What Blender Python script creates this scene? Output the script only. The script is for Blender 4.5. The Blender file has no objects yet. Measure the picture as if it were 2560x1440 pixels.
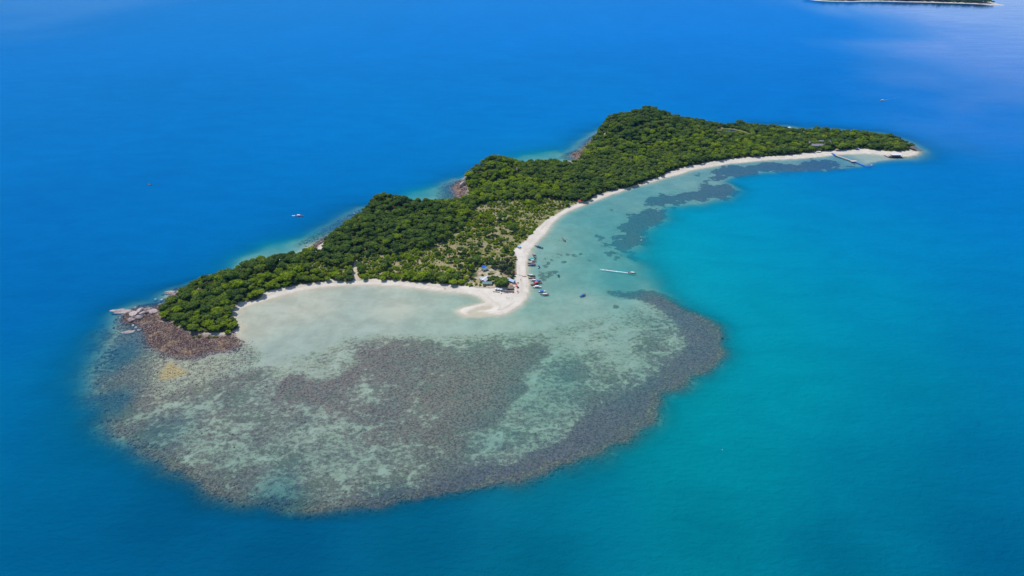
import bpy, math, random
import numpy as np
from mathutils import Vector, Matrix

random.seed(7); np.random.seed(7)
R = math.radians
S = bpy.context.scene
COL = S.collection

# ------------------------------------------------------------------ camera, world, sun, exposure
CAM_H, PITCH, FPX = 450.0, R(29.0), 2560 * 24.0 / 36.0
cam = bpy.data.cameras.new("camera"); cam.lens = 24; cam.sensor_width = 36
cam.clip_start = 1.0; cam.clip_end = 120000.0
co = bpy.data.objects.new("camera", cam); COL.objects.link(co)
co.location = (0, 0, CAM_H); co.rotation_euler = (math.pi / 2 - PITCH, 0, 0)
S.camera = co

SUN_EL, SUN_AZ = R(60.0), R(-48.0)      # azimuth from +Y towards +X
sun_dir = Vector((math.sin(SUN_AZ) * math.cos(SUN_EL), math.cos(SUN_AZ) * math.cos(SUN_EL), math.sin(SUN_EL)))
w = bpy.data.worlds.new("World"); S.world = w; w.use_nodes = True
nt = w.node_tree; nt.nodes.clear()
sky = nt.nodes.new("ShaderNodeTexSky"); sky.sky_type = 'NISHITA'; sky.sun_disc = False
sky.sun_elevation = SUN_EL; sky.sun_rotation = SUN_AZ
sky.altitude = 100; sky.air_density = 1.0; sky.dust_density = 0.1; sky.ozone_density = 2.0
bg = nt.nodes.new("ShaderNodeBackground"); bg.inputs[1].default_value = 0.14
wo = nt.nodes.new("ShaderNodeOutputWorld")
nt.links.new(sky.outputs[0], bg.inputs[0]); nt.links.new(bg.outputs[0], wo.inputs[0])
sl = bpy.data.lights.new("sun", 'SUN'); sl.energy = 3.75; sl.angle = R(0.5); sl.color = (1.0, 0.95, 0.87)
so = bpy.data.objects.new("sun", sl); COL.objects.link(so)
so.rotation_euler = sun_dir.to_track_quat('Z', 'Y').to_euler(); so.location = (0, 0, 900)
S.view_settings.view_transform = 'Standard'; S.view_settings.look = 'None'
S.view_settings.exposure = 0.0; S.view_settings.gamma = 1.0; S.view_settings.use_curve_mapping = False
S.cycles.max_bounces = 6; S.cycles.transparent_max_bounces = 12; S.cycles.diffuse_bounces = 2
S.cycles.glossy_bounces = 2; S.cycles.caustics_reflective = False; S.cycles.caustics_refractive = False

# ------------------------------------------------------------------ helpers
def P(px, py, z=0.0):
    """ground point that a spot of the reference view stands on"""
    dx = px - 1280.0; du = 720.0 - py
    vx = dx
    vy = math.cos(PITCH) * FPX + math.sin(PITCH) * du
    vz = -math.sin(PITCH) * FPX + math.cos(PITCH) * du
    t = (z - CAM_H) / vz
    return (vx * t, vy * t)

def PL(pts): return np.array([P(a, b) for a, b in pts], dtype=np.float64)

def lin(r, g, b):
    f = lambda c: (c / 255.0) / 12.92 if c <= 10.31 else (((c / 255.0) + 0.055) / 1.055) ** 2.4
    return (f(r), f(g), f(b))

_perm = np.random.RandomState(3).rand(512 * 512)
def vnoise(x, y):
    xi = np.floor(x).astype(np.int64); yi = np.floor(y).astype(np.int64)
    fx = x - xi; fy = y - yi
    fx = fx * fx * (3 - 2 * fx); fy = fy * fy * (3 - 2 * fy)
    g = lambda a, b: _perm[(a % 512) * 512 + (b % 512)]
    return (g(xi, yi) * (1 - fx) + g(xi + 1, yi) * fx) * (1 - fy) + (g(xi, yi + 1) * (1 - fx) + g(xi + 1, yi + 1) * fx) * fy
def fbm(x, y, s, o=4, seed=0):
    v = 0; a = 0.5; t = 0
    for k in range(o):
        v = v + a * vnoise(x * s + 17.3 * k + seed * 31.7, y * s - 9.1 * k + seed * 11.3); t += a
        a *= 0.5; s *= 2.03
    return v / t
def sstep(a, b, v):
    t = np.clip((v - a) / (b - a), 0, 1); return t * t * (3 - 2 * t)

def sdf(poly, x, y):
    """signed distance, positive inside"""
    shp = x.shape; x = x.ravel(); y = y.ravel()
    d2 = np.full(x.shape, 1e18); ins = np.zeros(x.shape, bool)
    n = len(poly)
    for i in range(n):
        ax, ay = poly[i]; bx, by = poly[(i + 1) % n]
        ex, ey = bx - ax, by - ay
        L = ex * ex + ey * ey + 1e-9
        px = x - ax; py = y - ay
        t = np.clip((px * ex + py * ey) / L, 0, 1)
        qx = px - t * ex; qy = py - t * ey
        np.minimum(d2, qx * qx + qy * qy, out=d2)
        if ay != by:
            c = ((ay > y) != (by > y)) & (x < ex * (y - ay) / (by - ay) + ax)
            ins ^= c
    d = np.sqrt(d2)
    return np.where(ins, d, -d).reshape(shp)

def idw(ctrl, x, y, pw=3.0, k=0.12, soft=0.03):
    """smooth field through control values set at ground points: ctrl = [(px,py,value...)]"""
    num = 0; den = 0
    for c in ctrl:
        qx, qy = P(c[0], c[1]); v = np.array(c[2:], dtype=np.float64)
        s = math.hypot(qx, qy) * k
        # distances along the view count less: the far water is a wide, slow field
        d2 = ((x - qx) ** 2 + ((y - qy) * 0.75) ** 2) / (s * s) + soft
        wgt = d2 ** (-pw / 2)
        num = num + wgt[..., None] * v; den = den + wgt
    return num / den[..., None]

# ------------------------------------------------------------------ material helpers
class NT:
    def __init__(s, name):
        s.m = bpy.data.materials.new(name); s.m.use_nodes = True
        s.t = s.m.node_tree; s.t.nodes.clear()
        s.out = s.n("ShaderNodeOutputMaterial")
    def n(s, typ, **kw):
        nd = s.t.nodes.new(typ)
        for k, v in kw.items(): setattr(nd, k, v)
        return nd
    def l(s, a, b): s.t.links.new(a, b)
    def setin(s, sock, v):
        if isinstance(v, bpy.types.NodeSocket): s.l(v, sock)
        elif isinstance(v, (tuple, list)):
            sock.default_value = tuple(v) + (1,) if len(v) == 3 and len(sock.default_value) == 4 else v
        else: sock.default_value = v
    def attr(s, name, typ='GEOMETRY'):
        a = s.n("ShaderNodeAttribute", attribute_name=name, attribute_type=typ); return a.outputs['Fac']
    def math(s, op, a, b=0.0, c=0.0, clamp=False):
        m = s.n("ShaderNodeMath", operation=op, use_clamp=clamp)
        s.setin(m.inputs[0], a); s.setin(m.inputs[1], b); s.setin(m.inputs[2], c); return m.outputs[0]
    def noise(s, scale, detail=4, rough=0.55, vec=None, dist=0.0, out='Fac'):
        n = s.n("ShaderNodeTexNoise"); n.inputs['Scale'].default_value = scale
        n.inputs['Detail'].default_value = detail; n.inputs['Roughness'].default_value = rough
        n.inputs['Distortion'].default_value = dist
        if vec is None: vec = s.pos()
        s.l(vec, n.inputs['Vector']); return n.outputs[out]
    def pos(s):
        if not hasattr(s, '_p'): s._p = s.n("ShaderNodeNewGeometry").outputs['Position']
        return s._p
    def scaled(s, sx, sy, sz=1, rz=0):
        m = s.n("ShaderNodeMapping"); s.l(s.pos(), m.inputs[0])
        m.inputs['Scale'].default_value = (sx, sy, sz); m.inputs['Rotation'].default_value = (0, 0, rz)
        return m.outputs[0]
    def step(s, v, a, b):
        m = s.n("ShaderNodeMapRange", interpolation_type='SMOOTHSTEP'); s.setin(m.inputs[0], v)
        s.setin(m.inputs[1], a); s.setin(m.inputs[2], b); return m.outputs[0]
    def mix(s, f, a, b, blend='MIX'):
        m = s.n("ShaderNodeMix", data_type='RGBA', blend_type=blend)
        s.setin(m.inputs[0], f); s.setin(m.inputs[6], a); s.setin(m.inputs[7], b); return m.outputs[2]
    def bsdf(s, col, rough=0.9, spec=0.1, bump=None, bstr=0.3, bdist=0.3, metal=0.0):
        b = s.n("ShaderNodeBsdfPrincipled"); s.setin(b.inputs['Base Color'], col)
        s.setin(b.inputs['Roughness'], rough); b.inputs['Specular IOR Level'].default_value = spec
        b.inputs['Metallic'].default_value = metal
        if bump is not None:
            bp = s.n("ShaderNodeBump"); bp.inputs['Strength'].default_value = bstr; bp.inputs['Distance'].default_value = bdist
            s.l(bump, bp.inputs['Height']); s.l(bp.outputs[0], b.inputs['Normal'])
        s.l(b.outputs[0], s.out.inputs[0]); return b

_paints = {}
def paint(name, rgb, rough=0.5, spec=0.4, wear=0.25):
    if name in _paints: return _paints[name]
    t = NT(name)
    nz = t.noise(1.3, 5, 0.6, vec=t.n("ShaderNodeTexCoord").outputs['Object'])
    dk = tuple(c * (1 - wear) for c in rgb)
    t.bsdf(t.mix(t.step(nz, 0.35, 0.65), dk, rgb), rough, spec)
    _paints[name] = t.m; return t.m

# ------------------------------------------------------------------ object helpers
class MB:
    def __init__(s): s.v = []; s.f = []
    def add(s, verts, faces, M=None):
        o = len(s.v)
        for v in verts:
            s.v.append(tuple(M @ Vector(v)) if M is not None else tuple(v))
        s.f += [tuple(i + o for i in f) for f in faces]; return s
    def box(s, cx, cy, cz, sx, sy, sz, rz=0, taper=1.0, ry=0, rx=0):
        a, b, c = sx / 2, sy / 2, sz / 2; t = taper
        v = [(-a, -b, -c), (a, -b, -c), (a, b, -c), (-a, b, -c), (-a * t, -b * t, c), (a * t, -b * t, c), (a * t, b * t, c), (-a * t, b * t, c)]
        M = Matrix.Translation((cx, cy, cz)) @ Matrix.Rotation(rz, 4, 'Z') @ Matrix.Rotation(ry, 4, 'Y') @ Matrix.Rotation(rx, 4, 'X')
        return s.add(v, [(3, 2, 1, 0), (4, 5, 6, 7), (0, 1, 5, 4), (1, 2, 6, 5), (2, 3, 7, 6), (3, 0, 4, 7)], M)
    def tube(s, pts, rad, n=6, cap=True):
        pts = [Vector(p) for p in pts]
        if not isinstance(rad, (list, tuple)): rad = [rad] * len(pts)
        o = len(s.v)
        for i, p in enumerate(pts):
            d = (pts[min(i + 1, len(pts) - 1)] - pts[max(i - 1, 0)]).normalized()
            a = d.orthogonal().normalized(); 
            if abs(d.z) < 0.95: a = d.cross(Vector((0, 0, 1))).normalized()
            b = d.cross(a)
            for k in range(n):
                th = 2 * math.pi * k / n
                s.v.append(tuple(p + (a * math.cos(th) + b * math.sin(th)) * rad[i]))
        for i in range(len(pts) - 1):
            for k in range(n):
                k2 = (k + 1) % n
                s.f.append((o + i * n + k, o + i * n + k2, o + (i + 1) * n + k2, o + (i + 1) * n + k))
        if cap:
            s.f.append(tuple(o + k for k in range(n))[::-1]); s.f.append(tuple(o + (len(pts) - 1) * n + k for k in range(n)))
        return s
    def mesh(s, name, mat, smooth=False):
        me = bpy.data.meshes.new(name); me.from_pydata(s.v, [], s.f); me.update()
        if mat: me.materials.append(mat)
        if smooth: me.polygons.foreach_set('use_smooth', [True] * len(me.polygons))
        return me
    def build(s, name, mat, parent=None, smooth=False, loc=None):
        return link(name, s.mesh(name, mat, smooth), parent, loc)

def link(name, me, parent=None, loc=None):
    o = bpy.data.objects.new(name, me); COL.objects.link(o)
    if parent: o.parent = parent
    if loc: o.location = loc
    return o
def tag(o, label=None, cat=None, group=None, kind=None):
    if label: o['label'] = label
    if cat: o['category'] = cat
    if group: o['group'] = group
    if kind: o['kind'] = kind
    return o
def thing(name, loc, rz=0, label=None, cat=None, group=None, sc=1.0):
    o = bpy.data.objects.new(name, None); COL.objects.link(o)
    o.location = loc; o.rotation_euler = (0, 0, rz); o.scale = (sc,) * 3 if not isinstance(sc, tuple) else sc
    o.empty_display_size = 0.5
    return tag(o, label, cat, group)
_kids = {}
def copy_tree(root, name=None):
    c = root.copy(); COL.objects.link(c)
    kids = _kids.get(root.name)
    if kids is None: kids = _kids[root.name] = list(root.children)
    for ch in kids:
        d = ch.copy(); COL.objects.link(d); d.parent = c
    return c
def np_mesh(name, verts, quads, attrs=None, mats=(), smooth=True):
    me = bpy.data.meshes.new(name); nv = len(verts); nf = len(quads); k = quads.shape[1]
    me.vertices.add(nv); me.vertices.foreach_set('co', np.ascontiguousarray(verts, dtype=np.float32).ravel())
    me.loops.add(nf * k); me.loops.foreach_set('vertex_index', np.ascontiguousarray(quads, dtype=np.int32).ravel())
    me.polygons.add(nf); me.polygons.foreach_set('loop_start', np.arange(0, nf * k, k, dtype=np.int32))
    me.update(calc_edges=True)
    me.polygons.foreach_set('use_smooth', np.full(nf, smooth))
    for nm, a in (attrs or {}).items():
        if a.ndim == 2:
            at = me.attributes.new(nm, 'FLOAT_VECTOR', 'POINT'); at.data.foreach_set('vector', np.ascontiguousarray(a, dtype=np.float32).ravel())
        elif a.dtype.kind == 'i':
            at = me.attributes.new(nm, 'INT', 'POINT'); at.data.foreach_set('value', a.astype(np.int32))
        else:
            at = me.attributes.new(nm, 'FLOAT', 'POINT'); at.data.foreach_set('value', np.ascontiguousarray(a, dtype=np.float32))
    for m in mats: me.materials.append(m)
    return me

# ------------------------------------------------------------------ the coast, traced as ground outlines
LAND = PL([(312,800),(318,782),(345,772),(385,770),(405,765),(425,752),(430,738),(445,728),(458,728),(475,720),(500,712),(520,707),
 (560,694),(600,677),(640,661),(680,650),(715,650),(740,644),(762,630),(785,613),(810,601),(830,590),(850,579),(880,561),(900,546),
 (922,530),(950,522),(990,520),(1030,520),(1065,514),(1100,509),(1125,505),(1138,503),(1144,490),(1140,478),(1136,468),(1150,456),(1158,450),(1170,444),(1195,432),
 (1230,420),(1262,414),(1300,413),(1330,412),(1365,409),(1400,410),(1420,408),(1432,402),(1442,397),(1440,392),(1428,389),(1440,381),
 (1455,375),(1470,362),(1480,350),(1492,340),(1505,331),(1518,326),(1545,320),(1580,318),(1620,315),(1680,316),(1740,318),(1800,319),(1850,318),
 (1900,319),(1960,321),(1985,325),(2002,332),(2012,328),(2050,327),(2100,330),(2150,335),(2200,340),(2238,348),(2268,360),(2288,372),
 (2296,380),(2288,387),(2272,390.5),(2244,391),(2225,391),(2218,389.4),(2194,385.6),(2163,384),(2116,385.6),(2079,388),(2063,391),(2022,394.5),
 (1993,397),(1960,398.5),(1910,401),(1860,406),(1827,409),(1771,418),(1740,423),(1687,439),(1650,449),(1612,461),(1575,471),(1537,484),(1500,497.5),
 (1462,512),(1425,527),(1400,542),(1380,560),(1363,585),(1342,606),(1328,622),(1320,640),(1317,657),(1316,678),(1320,695),(1324,710),(1323,727),
 (1318,744),(1302,761),(1282,775),(1263,784),(1247,787.5),(1231,785.5),(1210,782),(1196,779.5),(1194,777),(1208,775.5),(1224,774),(1231,770),(1227,766),(1212,765.5),(1192,770.5),(1176,775.5),
 (1168,781),(1170,788),(1158,787),(1147,782),(1145,776),(1159,769),(1188,762),(1212,757),(1204,749.5),(1194,741.5),(1179,736),(1159,733),(1130,730),(1112,729),(1050,721),(1000,716),
 (925,712.5),(875,713),(825,716.5),(775,723),(737,731),(700,741),(653,755),(615,767),(588,780),(583,791),(601,822),(590,836),(598,850),
 (597,861),(575,872),(528,877),(481,890),(434,886),(394,872),(375,860),(369,841),(362,819),(350,807),(325,807),(310,804)])
VEG = PL([(402,776),(400,797),(434,819),(469,836),(512,840),(553,837),(577,834),(600,820),(596,804),(581,790),(580,779),(600,760),(644,752),(666,735),
 (706,726),(756,715),(808,708),(820,702),(860,706),(880,705),(886,700),(880,690),(884,672),(892,668),(893,680),(889,690),(896,703),(937,699),(970,702),(1025,706),(1070,712),(1125,714),(1175,720),
 (1225,724),(1270,721),(1286,702),(1292,677),(1290,647),(1284,632),(1300,615),(1317,602),(1329,588),(1342,574),(1356,561),(1376,545),(1392,537),(1425,518),
 (1450,507),(1472,503),(1490,490),(1525,480),(1565,471),(1607,459),(1615,453),(1632,449),(1657,441),(1662,435),(1700,423),(1740,415),(1785,406),
 (1854,397),(1938,392),(1993,387),(2049,381),(2104,378),(2160,375),(2202,379),(2218,381),(2271,379),(2278,374),(2266,366),(2236,353),
 (2195,344),(2100,334),(2050,331),(2012,333),(2000,337),(1980,333),(1950,326),(1900,323),(1850,322),(1740,322),(1680,320),(1620,319),(1580,322),(1545,324),
 (1522,330),(1508,338),(1492,350),(1482,362),(1468,376),(1462,386),(1464,396),(1452,403),(1438,406),(1425,412),(1400,413),(1360,412),(1300,416),(1262,417),
 (1235,423),(1205,433),(1176,446),(1168,452),(1160,466),(1168,476),(1170,488),(1165,498),(1148,508),(1120,512),(1100,513),(1065,518),(1030,524),(990,524),(950,526),
 (926,534),(905,550),(880,566),(850,584),(832,596),(822,604),(808,620),(806,632),(800,636),(780,632),(768,638),(756,648),(745,652),(715,655),(680,655),(640,666),(600,682),(560,699),
 (520,712),(480,724),(452,742),(436,760)])
FLAT = PL([(290,820),(272,870),(252,920),(250,980),(268,1040),(310,1090),(370,1130),(430,1165),(480,1198),(540,1228),(620,1252),(700,1266),
 (780,1271),(860,1268),(930,1262),(1000,1250),(1080,1240),(1150,1228),(1200,1217),(1260,1207),(1320,1192),(1370,1180),(1420,1160),(1470,1145),
 (1520,1122),(1560,1102),(1590,1075),(1625,1045),(1645,1012),(1643,985),(1690,966),(1730,945),(1765,928),(1790,905),(1803,880),(1800,845),(1790,820),
 (1775,800),(1740,785),(1700,766),(1650,744),(1620,735),(1612,715),(1600,690),(1585,665),(1555,645),(1548,632),(1580,615),(1603,602),(1590,582),(1630,560),(1657,545),(1645,522),
 (1665,514),(1740,506),(1810,492),(1833,471),(1822,461),(1790,455),(1840,440),(1900,431),(1980,427),(2060,425),(2130,418),(2180,406),(2220,398),
 (2280,392),(2200,370),(1900,380),(1500,440),(1350,560),(1250,700),(1000,690),(700,700),(450,760)])
CORAL_RIM = PL([(1525,728),(1600,729),(1660,744),(1720,770),(1780,799),(1808,860),(1808,895),(1765,932),(1695,968),(1648,988),(1648,1020),(1600,1070),
 (1540,1115),(1450,1156),(1350,1190),(1200,1222),(1050,1250),(900,1272),(900,1245),(1000,1225),(1104,1198),(1167,1171),(1271,1154),(1333,1133),(1387,1100),(1442,1054),
 (1479,1017),(1537,992),(1600,958),(1642,925),(1683,900),(1712,862),(1705,829),(1675,792),(1642,767),(1592,747),(1530,735)])
CORAL_IN = PL([(1000,852),(1042,850),(1104,871),(1167,883),(1233,875),(1300,867),(1333,858),(1362,867),(1371,883),(1346,906),(1321,925),(1308,950),
 (1312,967),(1287,1000),(1258,1037),(1225,1062),(1183,1092),(1167,1121),(1080,1130),(980,1120),(900,1105),(820,1060),(760,1030),(700,1015),(672,985),
 (680,955),(710,932),(760,925),(790,938),(835,928),(865,905),(858,882),(900,858),(960,848)])
CORAL_NE = [PL([(1528,599),(1548,588),(1556,570),(1585,548),(1600,528),(1625,517),(1645,521),(1657,544),(1632,560),(1600,580),(1606,602),(1585,612),(1560,633),(1537,630)]),
 PL([(1620,498),(1660,488),(1720,478),(1770,464),(1800,457),(1833,470),(1826,486),(1780,496),(1740,505),(1660,514),(1635,510)]),
 PL([(1755,440),(1790,424),(1830,414),(1900,411),(1970,408),(2040,401),(2090,404),(2130,416),(2080,424),(1980,428),(1900,432),(1830,441),(1790,452),(1765,449)])]
MOTTLE = PL([(250,940),(330,1000),(420,985),(520,950),(640,925),(760,890),(860,850),(960,838),(1100,850),(1250,840),(1350,830),(1450,800),(1540,760),
 (1660,760),(1810,860),(1780,930),(1640,990),(1640,1030),(1540,1115),(1350,1190),(1100,1240),(860,1275),(640,1265),(480,1205),(330,1110),(260,1030)])
SCRUB = PL([(884,655),(930,645),(1000,636),(1080,622),(1120,600),(1150,572),(1165,545),(1180,520),(1230,505),(1300,500),(1380,498),(1450,505),(1440,530),(1400,548),
 (1350,590),(1320,610),(1296,640),(1250,655),(1200,672),(1150,690),(1100,700),(1000,700),(940,700),(900,700),(895,670)])
SCRUB2 = PL([(775,655),(800,668),(850,670),(875,680),(870,700),(830,700),(790,690),(765,680)])
ROCKS = [PL([(300,806),(306,780),(345,762),(420,745),(470,716),(500,712),(470,735),(440,760),(402,775),(404,800),(440,822),(480,838),(512,846),(560,842),(585,836),(602,848),(606,864),
  (580,880),(530,886),(483,900),(434,896),(390,884),(360,866),(338,818)]),
 PL([(735,648),(800,600),(850,575),(900,543),(925,530),(930,540),(900,556),(850,590),(812,608),(790,625),(745,652)]),
 PL([(436,742),(500,720),(560,702),(640,672),(662,660),(655,650),(600,668),(540,688),(480,705),(430,722)]), PL([(896,556),(926,536),(950,528),(1010,526),(1010,514),(950,514),(890,540)]),
 PL([(1115,508),(1110,470),(1150,448),(1172,456),(1168,485),(1150,505)]),
 PL([(1405,392),(1420,380),(1450,372),(1475,345),(1505,325),(1520,325),(1505,342),(1475,370),(1462,385),(1450,400),(1430,402)]),
 PL([(1890,314),(1985,322),(2005,336),(2050,322),(2200,336),(2260,352),(2300,374),(2290,378),(2240,360),(2150,344),(2050,336),(1900,324)])]
COVES = [(PL([(590,668),(620,640),(680,612),(740,602),(800,588),(812,605),(760,640),(700,655)]), .35), (PL([(1000,500),(1035,482),(1080,470),(1105,478),(1128,506),(1060,520),(1010,520)]), .3),
 (PL([(1280,402),(1320,384),(1390,378),(1425,390),(1425,412),(1340,414)]), .35),
 (PL([(740,604),(790,570),(850,540),(900,518),(930,518),(930,545),(850,585),(800,605)]), .9), (PL([(1085,500),(1090,470),(1130,448),(1150,450),(1140,505)]), .6),
 (PL([(1395,395),(1430,366),(1475,335),(1505,320),(1515,330),(1480,372),(1440,400)]), .9), (PL([(1900,318),(1900,310),(1985,315),(2005,326),(2060,319),(2200,330),(2270,350),(2310,375),(2308,388),(2280,396),(2240,396),(2280,380),(2200,350),(2000,335)]), .7)]
SPIT_POOL = PL([(1231,769),(1228,762),(1212,757),(1188,762),(1155,770),(1143,778),(1146,787),(1165,794),(1190,795),(1230,790),(1235,780)])
POND = PL([(1775,341),(1800,337),(1830,338),(1855,344),(1868,349),(1850,350),(1820,347),(1790,346)])

HILLS = []   # (x, y, height, rx, ry)
def hill(px, py, z, h, rx, ry): 
    x, y = P(px, py, z); HILLS.append((x, y, h, rx, ry))
hill(962, 500, 26, 23, 34, 36); hill(1010, 512, 22, 17, 46, 34); hill(1085, 520, 16, 10, 50, 30); hill(905, 548, 18, 12, 26, 26); hill(870, 580, 12, 8, 40, 30)
hill(1000, 560, 14, 10, 80, 44)
hill(1236, 404, 30, 26, 30, 36); hill(1190, 428, 22, 16, 30, 32); hill(1272, 418, 20, 13, 34, 30); hill(1350, 432, 8, 4, 90, 50)
hill(1626, 286, 46, 42, 40, 66); hill(1545, 298, 38, 33, 42, 66); hill(1590, 298, 38, 30, 60, 60); hill(1690, 302, 34, 26, 70, 66); hill(1600, 325, 24, 17, 110, 80)
hill(1800, 322, 14, 8, 110, 60); hill(1930, 328, 10, 3, 110, 50); hill(2150, 348, 8, 1.5, 120, 50)
hill(610, 668, 14, 9, 46, 34); hill(690, 652, 10, 7, 50, 30); hill(530, 700, 10, 6, 40, 36); hill(500, 765, 9, 3, 50, 60)

# depth of the shallow flat, metres
DEPTH_C = [(760,760,.22),(1000,770,.25),(1150,745,.7),(1180,748,.75),(1130,800,.7),(1060,740,.45),(620,810,.2),(900,830,.55),(700,880,.65),(1200,810,.9),(1050,820,.7),(1400,800,1.0),(1500,860,1.0),
 (1400,950,1.15),(1250,1080,1.1),(1350,1020,1.1),(1450,760,1.1),(1400,680,1.35),(1380,620,1.2),(1500,640,1.5),(1560,690,1.9),(1500,560,1.5),(1600,500,1.4),(1750,440,1.3),(1900,415,1.4),
 (2100,400,1.5),(2180,390,.7),(430,925,.08),(420,900,.2),(500,910,.35),(400,970,.4),(330,940,.9),(290,900,1.5),(290,1000,1.7),(400,1080,1.2),(600,1000,.8),(800,980,.7),(1100,950,.7),
 (600,1150,1.0),(800,1180,.95),(1000,1180,.9),(700,1250,1.5),(1000,1235,1.2),(1300,1160,1.0),(1500,1080,1.0),(1700,920,1.0),(1750,850,1.0),(1650,760,1.0),(1340,760,1.2),(1260,800,.9),(1345,690,1.2),(1350,640,1.2)]
SLOPE_C = [(270,900,.06),(260,1000,.075),(350,1110,.14),(500,1200,.22),(800,1270,.3),(1100,1235,.4),(1400,1165,.22),(1600,1060,.22),(1650,980,.18),(1800,880,.22),(1750,790,.2),
 (1620,700,.05),(1570,640,.06),(1650,550,.12),(1840,470,.10),(1850,440,.2),(2100,425,.3),(2300,385,.10),(2100,325,.09),(1450,370,.08),(1340,400,.10),(1130,470,.12),(1060,490,.07),(860,560,.06),
 (700,630,.06),(500,700,.12),(330,770,.08)]

def fields(x, y):
    """everything the ground knows about a place"""
    j = 15.0
    nx = x + (fbm(x, y, 1/26.0, 4, 1) - .5) * j; ny = y + (fbm(x, y, 1/26.0, 4, 2) - .5) * j
    F = {}
    jl = 3.0
    lx = x + (fbm(x, y, 1/14.0, 3, 3) - .5) * jl; ly = y + (fbm(x, y, 1/14.0, 3, 4) - .5) * jl
    s = sdf(LAND, lx, ly); F['s'] = s
    rock = 0
    for p in ROCKS: rock = np.maximum(rock, sstep(-9, 4, sdf(p, nx, ny)))
    F['rock'] = rock
    # land height
    h = 0
    for hx, hy, hh, rx, ry in HILLS:
        h = h + (hh * np.exp(-((x - hx) ** 2 / (2 * rx * rx) + (y - hy) ** 2 / (2 * ry * ry)))) ** 3
    h = h ** (1 / 3.0)
    h = h * (0.86 + 0.28 * fbm(x, y, 1/45.0, 4, 5))
    zl = .28 * sstep(0, 2.2, s) + np.minimum(np.maximum(s, 0) * 0.085, 1.1) + 1.2 * sstep(8, 60, s) + h * sstep(1, 19, s)
    zl = zl + rock * (fbm(x, y, 1/3.5, 3, 6) - .45) * 1.4 * sstep(0, 4, s)
    # sea depth
    dep = idw(DEPTH_C, x, y, 3.0, .10)[..., 0]
    dep = dep * (.62 + .38 * sstep(.9, 1.6, dep)) + .13
    slope = idw(SLOPE_C, x, y, 3.0, .10)[..., 0]
    fl = sdf(FLAT, nx, ny); F['flat'] = fl
    out_d = np.minimum(np.maximum(-fl, 0), np.maximum(-s - 2, 0))
    d = dep * (.5 * sstep(0, 3, -s) + .5 * sstep(0, 14, -s)) + 0.03 + slope * out_d * (1 + out_d / 60.0)
    for cp_, cd in COVES:
        sc_ = -sdf(cp_, nx, ny); cov = (cd + .25 + .034 * np.maximum(-s, 0) + .10 * np.maximum(sc_, 0)); d = np.where(-s > 0, np.minimum(d, cov * sstep(-2, 14, -s) + .03), d)
    pool = sstep(-3, 2, sdf(SPIT_POOL, x, y)); d = d * (1 - pool) + pool * 0.07
    d = d * (0.85 + 0.3 * fbm(x, y, 1/30.0, 4, 7))
    d = np.minimum(d, 26)
    F['depth'] = d
    F['z'] = np.where(s > 0, zl, -d)
    F['nx'], F['ny'] = nx, ny
    return F

def ground_z(x, y):
    a = np.atleast_1d(np.asarray(x, float)); b = np.atleast_1d(np.asarray(y, float))
    z = fields(a, b)['z']; return float(z[0]) if np.ndim(x) == 0 else z

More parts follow.
